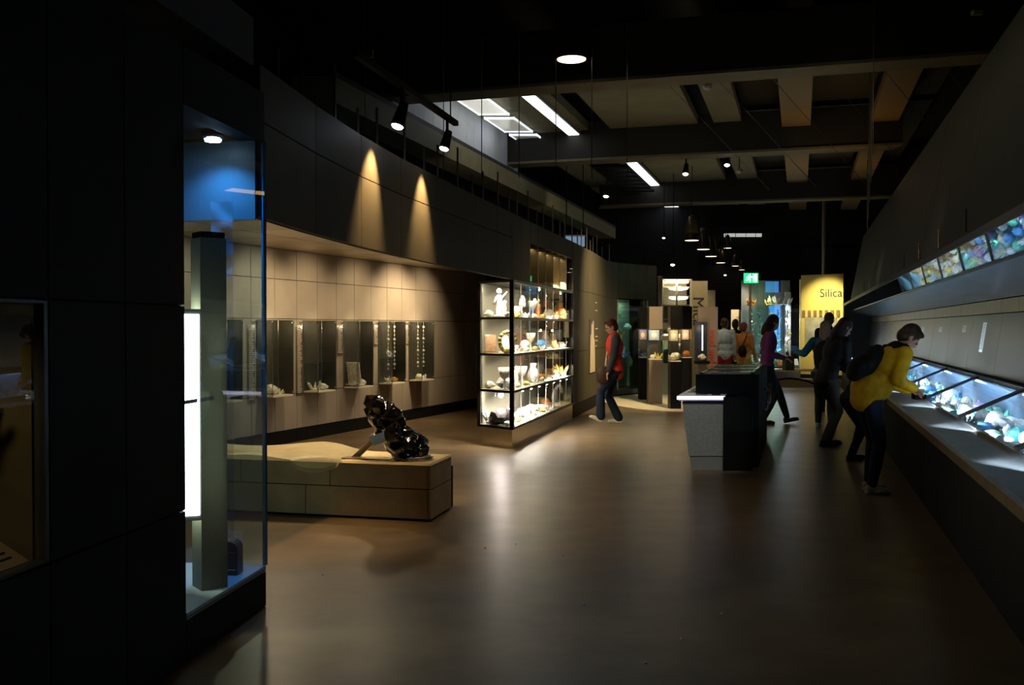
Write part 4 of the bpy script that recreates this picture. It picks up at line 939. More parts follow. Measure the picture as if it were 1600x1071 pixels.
for a, b in zip(ends[:-1], ends[1:]):
    MB().axp([(1.312, .765), (1.85, .99), (1.85, .996), (1.312, .771)], a + .036, b - .036).build('glass_pane', M_glass_t, tb)
for i, (a, b) in enumerate(zip(ends[:-1], ends[1:])):
    pw = 10 * (b - a) / 2
    area(ax(1.80, (a + b) / 2, .962), ax(1.815, (a + b) / 2, .66), pw * .3, COOL, (b - a) * .9, .02, AXD)
    area(ax(1.325, (a + b) / 2, .752), ax(1.62, (a + b) / 2, .70), pw * 4.6, (.75, .9, 1), (b - a) * .9, .015, AXD)
BAYN = {1: 'table bay nearest the camera', 2: 'second table bay from the camera', 3: 'third table bay from the camera', 4: 'table bay at the yellow jacket', 5: 'table bay just past the yellow jacket', 6: 'table bay beside the woman in black'}
pal = ['white', 'white', 'teal', 'green', 'violet', 'white', 'blue', 'white', 'grey', 'white', 'ivory']
ROW = ['front row', 'middle row', 'back row']
BAYN[7] = 'seventh table bay in the distance'; BAYN[8] = 'eighth table bay in the distance'
for bi in range(1, 9):
    if bi > 6: pal = ['ivory', 'gold', 'white']
    a, b = ends[bi], ends[bi + 1]; r = random.Random(50 + bi)
    ncol = 7 if bi < 4 else 5 if bi < 7 else 4
    for row in range(3):
        for c in range(ncol):
            s = a + .18 + (b - a - .36) * (c + .5 + r.uniform(-.2, .2)) / ncol; x0 = 1.40 + .15 * row + r.uniform(-.02, .02)
            kd = r.choice(['rock0', 'rock1', 'rock2', 'rock3', 'crystal0', 'crystal1', 'crystal2', 'sphere'] if row else ['rock0', 'rock1', 'rock2', 'crystal0', 'sphere'])
            cl = r.choice(pal); sz = r.uniform(.10, .15) * (1 if row else .9)
            hmax = .765 + (x0 - 1.31) * .416 - .672 - .02
            hz = 1.0 if kd.startswith('crystal') else .8
            sz3 = (sz * 1.15, sz * 1.15, min(sz * 1.3, hmax / hz * .85))
            specimen(kd, cl, ax(x0, s, .672), sz3, '%s, %s along, %s' % (ROW[row], ORD[c], BAYN[bi]), 'minerals in the long display table')
# text wall above the table
twl = empty('wall_right', (0, 0, 0), kind='structure')
M_tw = mat('grey text panel', (.062, .058, .052), .35, var=.06, scale=2)
ends2 = [2.5] + [3.2 + 1.6 * i for i in range(16)]
for a, b in zip(ends2[:-1], ends2[1:]):
    MB().axp([(1.93, 1.02), (1.98, 1.02), (2.08, 1.645), (2.03, 1.645)], a + .004, b - .004).build('panel', M_tw, twl)
MB().axp([(1.985, .9), (2.05, .9), (2.2, 1.8), (2.09, 1.8)], S0, S1).build('wall_backing', M_wall_dk, twl)
s = 2.5
while s < S1:
    e = min(s + .8, S1); MB().axp([(2.03, 1.655), (2.06, 1.655), (2.06, 1.79), (2.03, 1.79)], s + .003, e - .003).build('panel', mat('tan slat panel', (.10, .078, .04), .45, var=.15), twl); s = e
s = 2.5
while s < S1:
    e = min(s + 2.1, S1); MB().axp([(1.36, 1.965), (2.03, 1.80), (2.03, 1.82), (1.36, 1.985)], s + .004, e - .004).build('panel', mat('sloping metal soffit', (.20, .215, .225), .26, .85, var=.2, scale=1.2, bump=.3, bscale=1.5), twl); s = e
MB().axp([(1.325, 1.945), (1.36, 1.945), (1.36, 1.985), (1.325, 1.985)], S0, S1).build('trim_1', M_blacksteel, kind='structure')
# labels on the text wall
ld = Vector((.1, 0, .625)).normalized()
for k, (s, z0, h, w) in enumerate(((10.35, 1.24, .32, .18), (11.6, 1.45, .08, .22), (13.5, 1.45, .06, .3), (15.5, 1.45, .06, .3), (17.5, 1.42, .08, .3))):
    def tp(ss, z, o=.006): return ax(1.93 + (z - 1.02) / .625 * .1 - o, ss, z)
    t = empty('wall_label', tp(s, z0), label='%s white text label on the slanted grey wall above the table' % ['tall', 'short wide', 'second low', 'third low', 'farthest low'][k], cat='label')
    MB().loft([tp(s, z0, .004), tp(s + w, z0, .004), tp(s + w, z0, .001), tp(s, z0, .001)], [tp(s, z0 + h, .004), tp(s + w, z0 + h, .004), tp(s + w, z0 + h, .001), tp(s, z0 + h, .001)]).build('label_sheet', mat('white label', (.75, .78, .8), .5) if k == 0 else mat('dull label', (.4, .4, .38), .5), t)
    m = MB(); r = random.Random(k); z = z0 + h - .02
    while z > z0 + .015:
        a = .02; b = w - r.uniform(.02, .08)
        m.loft([tp(s + a, z, .007), tp(s + b, z, .007), tp(s + b, z, .004), tp(s + a, z, .004)], [tp(s + a, z + .006, .007), tp(s + b, z + .006, .007), tp(s + b, z + .006, .004), tp(s + a, z + .006, .004)]); z -= .018
    m.build('text_lines', M_print, t, kind='stuff')
# mirror band
mm = empty('mirror_band', ax(1.2, 10, 2.0), label='long tilted mirror strip above the table reflecting the blue-lit minerals', cat='mirror')
MX = [(1.33, 1.955), (1.095, 2.06), (1.105, 2.09), (1.34, 1.985)]
M_mirror = mat('silver mirror', (.9, .92, .93), .015, 1.)
s = S0
while s < 26.9:
    e = min(s + 2.1, 27.0); MB().axp(MX, s + .004, e - .004).build('mirror_panel', M_mirror, mm); s = e
MB().axp([(1.085, 2.06), (1.094, 2.06), (1.12, 2.12), (1.10, 2.12)], S0, S1).build('mirror_edge', M_blacksteel, mm)
# upper wall
up = empty('wall_right_upper', (0, 0, 0), kind='structure')
s = 2.5; SU = 21.0
M_up = mat('dark upper panel', (.05, .048, .04), .6, spec=.1, var=.1, scale=2)
while s < SU:
    e = min(s + 2.1, SU)
    MB().axp([(1.10, 2.12), (1.15, 2.12), (1.42, 3.5), (1.37, 3.5)], s + .003, e - .003).build('panel', M_up, up); s = e
MB().axp([(1.165, 2.14), (1.6, 2.14), (1.6, 3.4), (1.425, 3.4)], S0, SU).build('wall_backing', M_wall_dk, up)
for k in range(9):
    s = 6.3 + 1.25 * k
    MB().cyl(ax(1.085, s, 2.13), ax(1.085, s, 2.28), .005, .005, 5).build('cable_stud', M_chrome, up)
area(ax(.0, 9, 3.9), ax(1.3, 9, 2.7), 4, (1, .9, .6), 8, .3, AXD)
spot(ax(.3, 23, 2.6), ax(2.0, 22.5, 1.4), 45, WARM, 60, 1)
spot(ax(.2, 14, 2.9), ax(2.0, 14, 1.2), 10, (1, .93, .82), 70, 1)
spot(ax(.2, 8, 2.9), ax(2.0, 8.5, 1.2), 5, (1, .93, .82), 70, 1)

# ------------------------------------------------------------------ ceiling
MB().axp([(-9, 5.6), (6, 5.6), (6, 5.7), (-9, 5.7)], -2, 34).build('ceiling', M_black, kind='structure')
cl_ = empty('ceiling_slab', (0, 0, 0), kind='structure')
def beamxs(s_at0): pass
def beam_pts(y0, xa, xb, w): # beam perpendicular to the long direction; y0 = Y where X=0
    return [Vector((xa, y0 - .29 * xa, 0)), Vector((xb, y0 - .29 * xb, 0)), Vector((xb, y0 - .29 * xb + w, 0)), Vector((xa, y0 - .29 * xa + w, 0))]
BY = [12.05, 17.6, 24.4, 31]
for i, y0 in enumerate(BY):
    xa, xb = (-3.9, 5.9) if i == 0 else (-.4 + (i - 1) * 2.6, 6.4 + (i - 1) * 2.4)
    if i == 3: xa, xb = 4, 12
    bb = empty('ceiling_beam', (0, y0, 4.5), kind='structure')
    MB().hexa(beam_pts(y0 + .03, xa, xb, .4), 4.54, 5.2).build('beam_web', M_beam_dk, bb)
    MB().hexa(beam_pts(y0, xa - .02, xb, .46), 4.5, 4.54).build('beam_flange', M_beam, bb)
segs = [(-5.3, -3.8), (-3.38, -1.78), (-1.5, -1.02), (-.32, .16), (1.15, 1.6)]
def edge(i, x0):  # s where the plan line of beam i crosses offset x0
    return (BY[i] - .29 * x0) / (1 + .29 * .3)
for i in range(3):
    for (a, b) in segs:
        m = MB(); s0a, s0b = edge(i, a) + .4, edge(i, b) + .4; s1a, s1b = edge(i + 1, a), edge(i + 1, b)
        z0 = 5.04 if b < -1 else 4.9
        m.loft([ax(a, s0a, z0), ax(b, s0b, z0), ax(b, s1b, z0), ax(a, s1a, z0)], [ax(a, s0a, z0 + .15), ax(b, s0b, z0 + .15), ax(b, s1b, z0 + .15), ax(a, s1a, z0 + .15)])
        m.build('slab_strip', M_slab if b < -1 else mat('brown joist', (.22, .15, .07), .6), cl_)
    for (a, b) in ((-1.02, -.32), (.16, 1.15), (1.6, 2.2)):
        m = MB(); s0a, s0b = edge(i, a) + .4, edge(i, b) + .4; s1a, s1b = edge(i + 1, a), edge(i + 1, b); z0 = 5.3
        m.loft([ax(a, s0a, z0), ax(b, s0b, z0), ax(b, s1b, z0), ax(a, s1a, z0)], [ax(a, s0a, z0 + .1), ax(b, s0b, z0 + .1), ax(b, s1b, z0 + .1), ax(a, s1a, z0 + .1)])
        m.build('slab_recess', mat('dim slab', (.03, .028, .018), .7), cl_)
# strip lights
def strip(x0, s0, s1, w, z, st, lab, col=(.85, .88, 1)):
    t = empty('strip_light', ax(x0, (s0 + s1) / 2, z), label=lab, cat='ceiling light')
    MB().axp([(x0 - w / 2 - .03, z), (x0 + w / 2 + .03, z), (x0 + w / 2 + .03, z + .06), (x0 - w / 2 - .03, z + .06)], s0, s1).build('housing', M_grey, t)
    MB().axp([(x0 - w / 2, z - .012), (x0 + w / 2, z - .012), (x0 + w / 2, z), (x0 - w / 2, z)], s0 + .02, s1 - .02).build('tube', emit('tube light', col, st), t)
strip(-4.08, 13.4, 17.9, .2, 4.98, 2.6, 'long bright strip light between the first two ceiling beams')
strip(-3.55, 19.7, 24.6, .22, 4.98, 2.6, 'bright strip light with dark fins beyond the second ceiling beam')
strip(-3.7, 26.5, 28.0, .4, 4.98, 1.5, 'short strip light beyond the third ceiling beam')
for k in range(3):
    s0 = 14.5 + 1.36 * k; t = empty('light_pan', ax(-5.0, s0 + .5, 4.95), label='%s shallow square ceiling light pan beside the long strip light' % ['nearest', 'middle', 'farthest'][k], cat='ceiling light')
    m = MB(); x0, x1 = -5.22, -4.72
    for a, b, c, d_ in ((x0, x1, s0, s0 + .05), (x0, x1, s0 + 1.05, s0 + 1.1), (x0, x0 + .018, s0, s0 + 1.1), (x1 - .018, x1, s0, s0 + 1.1)):
        m.axp([(a, 4.945), (b, 4.945), (b, 4.98), (a, 4.98)], c, d_)
    m.build('pan_frame', emit('pan rim', (.9, .95, 1), .9), t)
    MB().axp([(x0 + .018, 4.96), (x1 - .018, 4.96), (x1 - .018, 4.98), (x0 + .018, 4.98)], s0 + .05, s0 + 1.05).build('diffuser', emit('diffuser %d' % k, (.95, .93, .82), [.5, .2, .07][k]), t)
area(ax(-4.6, 15.2, 4.75), ax(-5.4, 15.2, 4.85), 3, (.9, .95, 1), 3, .1, AXD)
# fins beside the second strip light
t = empty('baffle_rack', ax(-3.8, 22, 4.7), label='row of dark baffle fins beside the second strip light', cat='baffles')
for k in range(9):
    s = 19.6 + .56 * k
    MB().axp([(-4.25, 4.78), (-3.52, 4.78), (-3.52, 4.82), (-4.25, 4.95)], s, s + .2).build('fin', M_black, t)
MB().axp([(-4.3, 4.8), (-4.25, 4.8), (-4.25, 5.0), (-4.3, 5.0)], 19.4, 24.6).build('rack_rail', M_black, t)
t = empty('cross_light', (px(1092, 23.6), 23.6, 4.8), label='thin cross-wise strip light in front of the third ceiling beam', cat='ceiling light')
xa, xb = px(1046, 23.2), px(1141, 23.2)
MB().hexa([Vector((xa, 23.6, 0)), Vector((xb, 23.2, 0)), Vector((xb, 23.35, 0)), Vector((xa, 23.75, 0))], 4.83, 4.87).build('tube', emit('dim tube', (.95, 1, .9), 1.2), t)
MB().hexa([Vector((xa, 23.6, 0)), Vector((xb, 23.2, 0)), Vector((xb, 23.4, 0)), Vector((xa, 23.8, 0))], 4.87, 4.95).build('housing', M_beam_dk, t)
t = empty('far_tube', (px(1157, 28), 27.2, 4.15), label='far cross-wise tube light above the exit sign', cat='ceiling light')
MB().box((px(1160, 27.2), 27.2, 4.13), (1.05, .1, .09)).build('tube', emit('far tube face', (.9, .92, .85), .45), t); MB().box((px(1160, 27.2), 27.2, 4.2), (1.15, .16, .05)).build('housing', M_black, t)
# white sheet wall high on the left and the ledge under it
hw = empty('wall_high_left', (0, 0, 0), kind='structure')
s = 12.7
while s < 18.2: MB().axp([(-5.42, 4.3), (-5.38, 4.3), (-5.38, 5.15), (-5.42, 5.15)], s, s + .345).build('panel', M_white, hw); s += .35
MB().axp([(-5.45, 3.92), (-5.0, 3.92), (-5.0, 4.2), (-5.45, 4.2)], 10.3, 26).build('trim_2', mat('olive ledge', (.24, .21, .11), .6, var=.12), kind='structure')
MB().axp([(-5.06, 4.2), (-5.0, 4.2), (-5.0, 4.26), (-5.06, 4.26)], 10.3, 26).build('trim_3', M_beam_dk, kind='structure')
MB().axp([(-7.2, 2.95), (-7.1, 2.95), (-7.1, 5.5), (-7.2, 5.5)], 6, 30).build('wall_outer_left', M_wall_dk, kind='structure')
spot(ax(-3.9, 13, 3.6), ax(-5.2, 15, 4.0), 14, (1, .92, .6), 90, 1)
spot(ax(-3.9, 18.5, 3.6), ax(-5.2, 20, 4.0), 12, (1, .92, .6), 90, 1)
# added glowing sheet that stands in for a bluish reflection
t = empty('blue_reflection', (px(912, 22), 22.0, 3.4), label='pale blue glowing sheet standing in for a reflection high behind the curved wall', cat='reflection')
MB().box((px(898, 20.5), 20.5, 3.35), (.42, .04, .22)).build('reflection_glow', emit('bluish reflection glow', (.35, .55, .8), .35), t)
MB().cyl((px(885, 20.5), 20.5, 3.46), (px(885, 20.5), 20.5, 5.6), .01).cyl((px(911, 20.5), 20.5, 3.46), (px(911, 20.5), 20.5, 5.6), .01).build('hanger', M_black, t)
MB().box((px(898, 20.5), 20.5, 3.47), (.46, .06, .03)).build('white_strip', M_white, t)
# duct above the near wall
MB().slab((-1.95, 2.2), (-1.5, 5.6), 3.02, 3.3, .35).build('trim_4', mat('dusty duct', (.10, .085, .07), .7), kind='structure')
# cables and diagonal braces
cab = MB(); r = random.Random(5)
t = empty('ceiling_cables', (2, 12, 4.5), label='thin slanting steel cables under the dark ceiling', cat='cables')
for k in range(9):
    a = Vector((1.6 + .62 * k, 13.2 - .3 * k, 5.4)); b = Vector((3.9 + .62 * k, 14.6 - .3 * k, 3.6)); MB().cyl(a, b, .006, .006, 4).build('cable', mat('dull cable', (.22, .2, .16), .4, .6), t)
for k in range(8):
    xx = -1.6 + .42 * k; MB().cyl((xx, 10.5 + .1 * k, 3.2), (xx, 10.5 + .1 * k, 5.5), .005, .005, 4).build('cable', MATS['dull cable'], t)
for k in range(6):
    c = ax(.75 + .12 * k, 10 + 1.9 * k, 0); MB().cyl(c + Vector((0, 0, 3.3)), c + Vector((0, 0, 5.5)), .006, .006, 4).build('cable', MATS['dull cable'], t)
pl = empty('steel_column', ax(.62, 25.5, 0), label='slim steel column at the far end of the upper right wall', cat='column')
MB().cyl(ax(.62, 25.5, 2.5), ax(.62, 25.5, 5.6), .05).build('column_shaft', mat('dim steel', (.3, .26, .16), .4, .6), pl)
MB().box(ax(.62, 25.5, 2.5), (.3, .1, .05)).cyl(ax(.62, 25.5, 0), ax(.62, 25.5, 2.5), .03).build('column_foot', M_black, pl)

# track lights
def spotlamp(name, c, aim, lab, lit=25, sc=1., col=(1, .93, .85)):
    c = Vector(c); aim = Vector(aim).normalized(); t = empty('spotlight', c, label=lab, cat='spotlight')
    a = c - aim * .1 * sc; b = c
    MB().cyl(a - aim * .05 * sc, a, .028 * sc, .034 * sc, 12).cyl(a, b, .034 * sc, .044 * sc, 14).build('lamp_head', M_black, t, True)
    MB().cyl(b + aim * .001, b + aim * .012 * sc, .037 * sc, .030 * sc, 14).build('lens', emit('spot lens %s' % name, col, lit), t)
    MB().tube([a, a + Vector((0, 0, .09 * sc)), a + Vector((0, 0, .14 * sc))], .012 * sc, 8).build('yoke', M_blacksteel, t)
    return a + Vector((0, 0, .14 * sc))
def at(x, y, Y): # design helper: pixel + depth -> point
    v = (535.5 - y) / F; u = (x - 800) / F; cy = math.cos(PITCH) + math.sin(PITCH) * v; cz = -math.sin(PITCH) + math.cos(PITCH) * v
    return Vector((u * Y / cy, Y, 1.5 + cz * Y / cy))
l1 = at(621, 197, 7.35); l2 = at(694, 232, 8.5)
h1 = spotlamp('a', l1, (-.27, -.2, -1), 'left lit spotlight on the black track above the fascia', 28, 1.25, (.8, .85, 1)); h2 = spotlamp('b', l2, (-.25, -.2, -1), 'right lit spotlight at the end of the black track', 20, 1.1)
tr = empty('light_track', (h1 + h2) / 2, label='black lighting track carrying two spotlights above the left fascia', cat='lighting track')
d = (h2 - h1).normalized(); barb_ = MB(); barb(barb_, h1 - d * .9 + Vector((0, 0, .018)), h2 + d * .25 + Vector((0, 0, .018)), .045); barb_.build('track_bar', M_black, tr)
MB().cyl(h1 - d * .7, h1 - d * .7 + Vector((0, 0, 2.3)), .006).build('suspension_wire', M_blacksteel, tr)
MB().cyl(h2 + d * .1, h2 + d * .1 + Vector((0, 0, 2.2)), .006).build('suspension_wire', M_blacksteel, tr)
for k, (x, y, Y, lab) in enumerate(((1071, 272, 17, 'spotlight hanging below the second ceiling beam'), (947, 307, 18, 'spotlight hanging in the dark left of the baffle fins'), (1136, 258, 17, 'spotlight on the pale bracket right of the hanging spotlight'),
                                (1051, 414, 22, 'low spotlight above the glowing shelf tower'), (1037, 372, 23, 'small far spotlight left of the bell pendants'), (1133, 430, 26, 'small far spotlight left of the exit sign'))):
    c = at(x, y, Y); h = spotlamp('c', c, (-.15, -.3, -1), lab, 12, 1.3 if k < 4 else .9)
    t = empty('drop_rod', h, label='thin black drop rod of the ' + lab, cat='rod'); MB().cyl(h, Vector((h.x, h.y, 5.6)), .009).build('rod', M_black, t)
for k, (x, y, Y) in enumerate(((1105, 135, 14), (1155, 267, 18))):
    c = at(x, y, Y); t = empty('smoke_detector', c, label='small round white detector on the ceiling, %s' % ['before the second beam', 'beyond the second beam'][k], cat='smoke detector')
    MB().lathe([(.03, -.05), (.06, -.03), (.07, .02), (.05, .03)], 14, c).build('detector_body', M_paper, t, True); MB().cyl(c + Vector((0, 0, .02)), Vector((c.x, c.y, 5.1)), .01).build('stem', M_black, t)
c = at(578, 84, 10); t = empty('socket_box', c, label='tiny beige junction box hanging in the dark above the track', cat='junction box')
MB().box(c, (.07, .05, .08)).build('box_shell', mat('beige plastic', (.5, .42, .25), .5), t); MB().box(c + Vector((0, -.026, 0)), (.03, .004, .03)).build('socket_face', M_print, t); MB().cyl(c + Vector((0, 0, .04)), (c.x, c.y, 5.6), .006).build('wire', M_black, t)
c = at(1527, 20, 7); t = empty('camera_dome', c, label='small pale device high in the dark upper right', cat='device')
MB().box(c, (.07, .05, .03)).build('device_body', M_beam, t); MB().cyl(c, (c.x, c.y, 5.6), .006).build('wire', M_black, t)

# bell pendants
def bell(c, dia, lab, lit):
    c = Vector(c); h = dia * 1.75; r = dia / 2
    t = empty('pendant_lamp', c, label=lab, cat='pendant lamp', group='bell-shaped pendant lamps')
    prof = [(r * 1.0, 0), (r * 1.0, h * .06), (r * .97, h * .25), (r * .88, h * .5), (r * .68, h * .75), (r * .4, h * .92), (r * .12, h), (r * .1, h * .995), (r * .38, h * .9), (r * .66, h * .73), (r * .86, h * .5), (r * .95, h * .25), (r * .97, .0)]
    o = len(prof); mb = MB(); mb.lathe(prof, 24, c); mb.f = mb.f[:-2]
    mb.build('shade', mat('dark bronze shade', (.05, .035, .02), .35, .5, coat=.3), t, True)
    MB().lathe([(r * .93, -h * .004), (r * .93, h * .01)], 24, c).build('diffuser', emit('warm lamp glow', (1, .80, .52), lit), t)
    MB().cyl(c + Vector((0, 0, h * .97)), (c.x, c.y, 5.6), .008).build('cord', M_black, t)
bell(at(893, 93, 11.2), .36, 'largest bell pendant lamp, alone near the top of the view', 2.2)
for k, (x, y, Y, dd_) in enumerate(((1081, 376, 21, .32), (1099, 390, 24, .33), (1111, 401, 26, .32), (1137, 388, 27, .22), (1126, 411, 27.2, .26), (1149, 416, 27, .2), (1159, 422, 27.2, .17))):
    bell(at(x, y, Y), dd_, ['nearest and largest bell pendant of the far cluster', 'second bell pendant of the far cluster, lower right of the nearest', 'third bell pendant of the far cluster', 'high small bell pendant at the edge of the far cluster', 'fifth bell pendant of the far cluster, below the third', 'sixth bell pendant, left of the exit sign', 'smallest bell pendant, touching the exit sign edge'][k], 3.0)

# floor flecks
fl = MB()
for (x, y) in ((503, 900), (758, 858), (912, 947), (1066, 1002), (1129, 962), (806, 852), (700, 795), (1010, 1040), (880, 870)):
    Y = 2250 / (y - 513); fl.box(((x - 800) / F * Y, Y, .003), (.012, .01, .006), rz=x)
fl.build('paper_crumbs', M_paper, kind='stuff', label='scattered tiny white crumbs on the floor', cat='litter')
# ceiling glow for the bays
area((5.2, 15.6, 3.9), (5.0, 15.2, 5.2), 2.6, (1, .62, .2), 1.2, .3); area((6.6, 20, 3.9), (6.6, 20, 5.2), 2.6, (1, .62, .2), 1.6, .4)
area((1.8, 15.0, 3.6), (1.6, 15.2, 5.2), 2.4, (1, .92, .55), 2.5, .6); area((3.6, 20.6, 3.6), (3.6, 20.8, 5.2), 2.2, (1, .92, .55), 2.5, .6)

# ------------------------------------------------------------------ people
SKIN = mat('skin', (.50, .27, .18), .55)
def ik(a, b, l1, l2, bend):
    a = Vector(a); b = Vector(b); d = b - a; L_ = d.length
    if L_ > (l1 + l2) * .995: b = a + d * ((l1 + l2) * .995 / L_); d = b - a; L_ = d.length
    x = (l1 * l1 - l2 * l2 + L_ * L_) / (2 * L_); h = math.sqrt(max(0, l1 * l1 - x * x)); dn = d.normalized()
    bv = Vector(bend); bv = (bv - dn * bv.dot(dn)).normalized()
    return a + dn * x + bv * h, b
def limb(mb, pts, n=12):
    for (a, ra), (b, rb) in zip(pts[:-1], pts[1:]):
        mb.cyl(a, b, ra, rb, n)
    for a, ra in pts: mb.ell(a, ra, n=n, m=8)
def person(lab, pos, heading, H, lean=0, feet=((.12, .09, .0, 0), (-.1, -.09, .0, 0)), hands=((.12, .26, .78), (.12, -.26, .78)), head=(0, 0), hip=(0, .91), top=None, legs=None, shoes=None, hair='short', hairm=None, long_top=0., flare=0, elbow=(-1, 0, -.2), bulk=1., skirt=None, collar=None, sleeves=None, skin=SKIN, hem=False):
    k = H / 1.7; M4 = Matrix.Translation((pos[0], pos[1], 0)) @ Matrix.Rotation(heading, 4, 'Z')
    t = empty('person', (pos[0], pos[1], 0), 0, label=lab, cat='person')
    P = lambda v: M4 @ (Vector(v) * k)
    def S(r): return r * k
    la = R(lean); upv = Vector((math.sin(la), 0, math.cos(la))); fwd = Vector((math.cos(la), 0, -math.sin(la)))
    hp = Vector((hip[0], 0, hip[1])); wst = hp + upv * .14; ch = hp + upv * .36; sh = hp + upv * .50; nk = hp + upv * .555
    hl = la * .6 + R(head[0]) * .35; hu = Vector((math.sin(hl), 0, math.cos(hl))); hc = nk + hu * .135 + fwd * .015
    rotb = Matrix.Rotation(heading, 3, 'Z') @ Matrix.Rotation(la, 3, 'Y')
    roth = Matrix.Rotation(heading, 3, 'Z') @ Matrix.Rotation(R(head[1]), 3, 'Z') @ Matrix.Rotation(R(head[0]), 3, 'Y')
    rh_l = Matrix.Rotation(R(head[1]), 3, 'Z') @ Matrix.Rotation(R(head[0]), 3, 'Y')
    sides = (1, -1); legj = []; armj = []
    for sgn, f in zip(sides, feet):
        hj = hp + Vector((0, .085 * sgn, -.03)); ank = Vector((f[0], f[1], f[2] + .085)); kn, ank = ik(hj, ank, .43, .42, (1, 0, .1)); legj.append((hj, kn, ank, f[3]))
    for sgn, h_ in zip(sides, hands):
        sj = sh + Vector((0, .175 * sgn, -.01)); el, wr = ik(sj, Vector(h_), .285, .25, (elbow[0], elbow[1] * sgn, elbow[2])); armj.append((sj, el, wr))
    def torso(mb, g, b=bulk):
        mb.ell(P(hp + upv * .0), (S(.105 * b + g), S(.165 * b + g), S(.13)), rotb); mb.ell(P(wst), (S(.095 * b + g), S(.14 * b + g), S(.15)), rotb)
        mb.ell(P(ch), (S(.115 * b + g), S(.165 * b + g), S(.2)), rotb); mb.ell(P(sh + Vector((0, 0, -.03))), (S(.085 * b + g), S(.19 + g), S(.085 + g * .5)), rotb)
    # body
    b = MB(); torso(b, 0, 1); limb(b, [(P(sh), S(.07)), (P(nk), S(.056)), (P(hc - hu * .06), S(.052))])
    b.ell(P(hc + hu * .02), (S(.097), S(.077), S(.112)), roth); b.ell(P(hc + rh_l @ Vector((.03, 0, -.055))), (S(.062), S(.052), S(.06)), roth)
    b.ell(P(hc + rh_l @ Vector((.095, 0, -.022))), (S(.022), S(.013), S(.024)), roth); b.ell(P(hc + rh_l @ Vector((.088, 0, -.068))), (S(.012), S(.024), S(.009)), roth)
    b.ell(P(hc + rh_l @ Vector((.082, 0, .022))), (S(.014), S(.045), S(.01)), roth)
    for sgn in sides: b.ell(P(hc + rh_l @ Vector((-.005, .078 * sgn, -.01))), (S(.02), S(.012), S(.03)), roth)
    for sgn, (hj, kn, ank, tp_) in zip(sides, legj): limb(b, [(P(hj), S(.088)), (P(kn), S(.055)), (P(ank), S(.038))])
    for sgn, (sj, el, wr) in zip(sides, armj):
        limb(b, [(P(sj), S(.05)), (P(el), S(.04)), (P(wr), S(.028))])
        dh = (wr - el).normalized(); sd_ = Vector((0, 1, 0)) - dh * dh.y; sd_ = sd_.normalized() if sd_.length > .1 else Vector((1, 0, 0)); nrm_ = dh.cross(sd_).normalized()
        if nrm_.dot(Vector((-1, 0, -.5))) < 0: nrm_ = -nrm_
        pc = wr + dh * .05
        q = Matrix((dh, sd_, dh.cross(sd_))).transposed()
        b.ell(P(pc), (S(.052), S(.038), S(.018)), Matrix.Rotation(heading, 3, 'Z') @ q)
        for fi, (o_, ln_) in enumerate(((-.030, .062), (-.01, .072), (.01, .068), (.029, .052))):
            a0 = wr + dh * .085 + sd_ * o_; a1 = a0 + dh * ln_ * .5 + nrm_ * .01; a2_ = a1 + dh * ln_ * .42 + nrm_ * .022
            limb(b, [(P(a0), S(.0105)), (P(a1), S(.0098)), (P(a2_), S(.0088))], 8)
        a0 = wr + dh * .03 - sd_ * .03 * sgn; a1 = a0 + dh * .035 - sd_ * .022 * sgn + nrm_ * .012; a2_ = a1 + dh * .03 + nrm_ * .012
        limb(b, [(P(a0), S(.013)), (P(a1), S(.0115)), (P(a2_), S(.0095))], 8)
    bo = b.build('body', skin, t); REMESH.append((bo, .0075, True))
    for sgn in sides: MB().ell(P(hc + rh_l @ Vector((.087, .031 * sgn, .002))), S(.0105), n=8, m=6).build('eye', mat('eye', (.03, .02, .02), .2), t, True)
    # top garment
    j = MB(); torso(j, .018)
    if long_top: j.ell(P(hp - upv * long_top * .35), (S(.116 * bulk), S(.166 * bulk), S(.10 + long_top * .5)), rotb)
    if hem: j.ell(P(hp + upv * .06 - fwd * .05), (S(.142), S(.185), S(.17)), rotb); j.ell(P(hp + upv * .12 + fwd * .05), (S(.125), S(.18), S(.16)), rotb)
    for sj, el, wr in armj:
        if sleeves is None: limb(j, [(P(sj), S(.068 * bulk)), (P(el), S(.056 * bulk)), (P(wr), S(.042 * bulk))])
        else: limb(j, [(P(sj), S(.066)), (P(sj.lerp(el, .3)), S(.06))])
    limb(j, [(P(nk - upv * .04), S(.078)), (P(nk + upv * .0), S(.066))])
    REMESH.append((j.build('jacket', top, t), .013, True))
    if sleeves is not None:
        for sj, el, wr in armj:
            q = MB(); limb(q, [(P(sj), S(.072 * bulk)), (P(el), S(.06 * bulk)), (P(wr), S(.044 * bulk))]); REMESH.append((q.build('sleeve', sleeves, t), .013, True))
    if collar is not None:
        q = MB(); q.ell(P(nk - fwd * .01), (S(.085), S(.10), S(.05)), rotb); q.ell(P(nk - upv * .03 - fwd * .04), (S(.07), S(.12), S(.05)), rotb); REMESH.append((q.build('collar', collar, t), .012, True))
    # trousers
    l = MB(); l.ell(P(hp - Vector((0, 0, .01))), (S(.118), S(.172), S(.11)), None)
    l.v[-(12 * 7 + 2):] = [P(hp) + Matrix.Rotation(heading, 3, 'Z') @ (v - P(hp)) for v in l.v[-(12 * 7 + 2):]]
    for hj, kn, ank, tp_ in legj:
        limb(l, [(P(hj), S(.105)), (P(hj.lerp(kn, .55)), S(.085)), (P(kn), S(.066)), (P(kn.lerp(ank, .45)), S(.064 + flare * .3)), (P(ank + Vector((0, 0, .01))), S(.048 + flare))])
    REMESH.append((l.build('trousers', legs, t), .012, True))
    if skirt is not None:
        q = MB(); q.cyl(P(hp + Vector((0, 0, .02))), P(hp + Vector((0, 0, -.42))), S(.15), S(.23), 18); REMESH.append((q.build('skirt', skirt, t), .014, True))
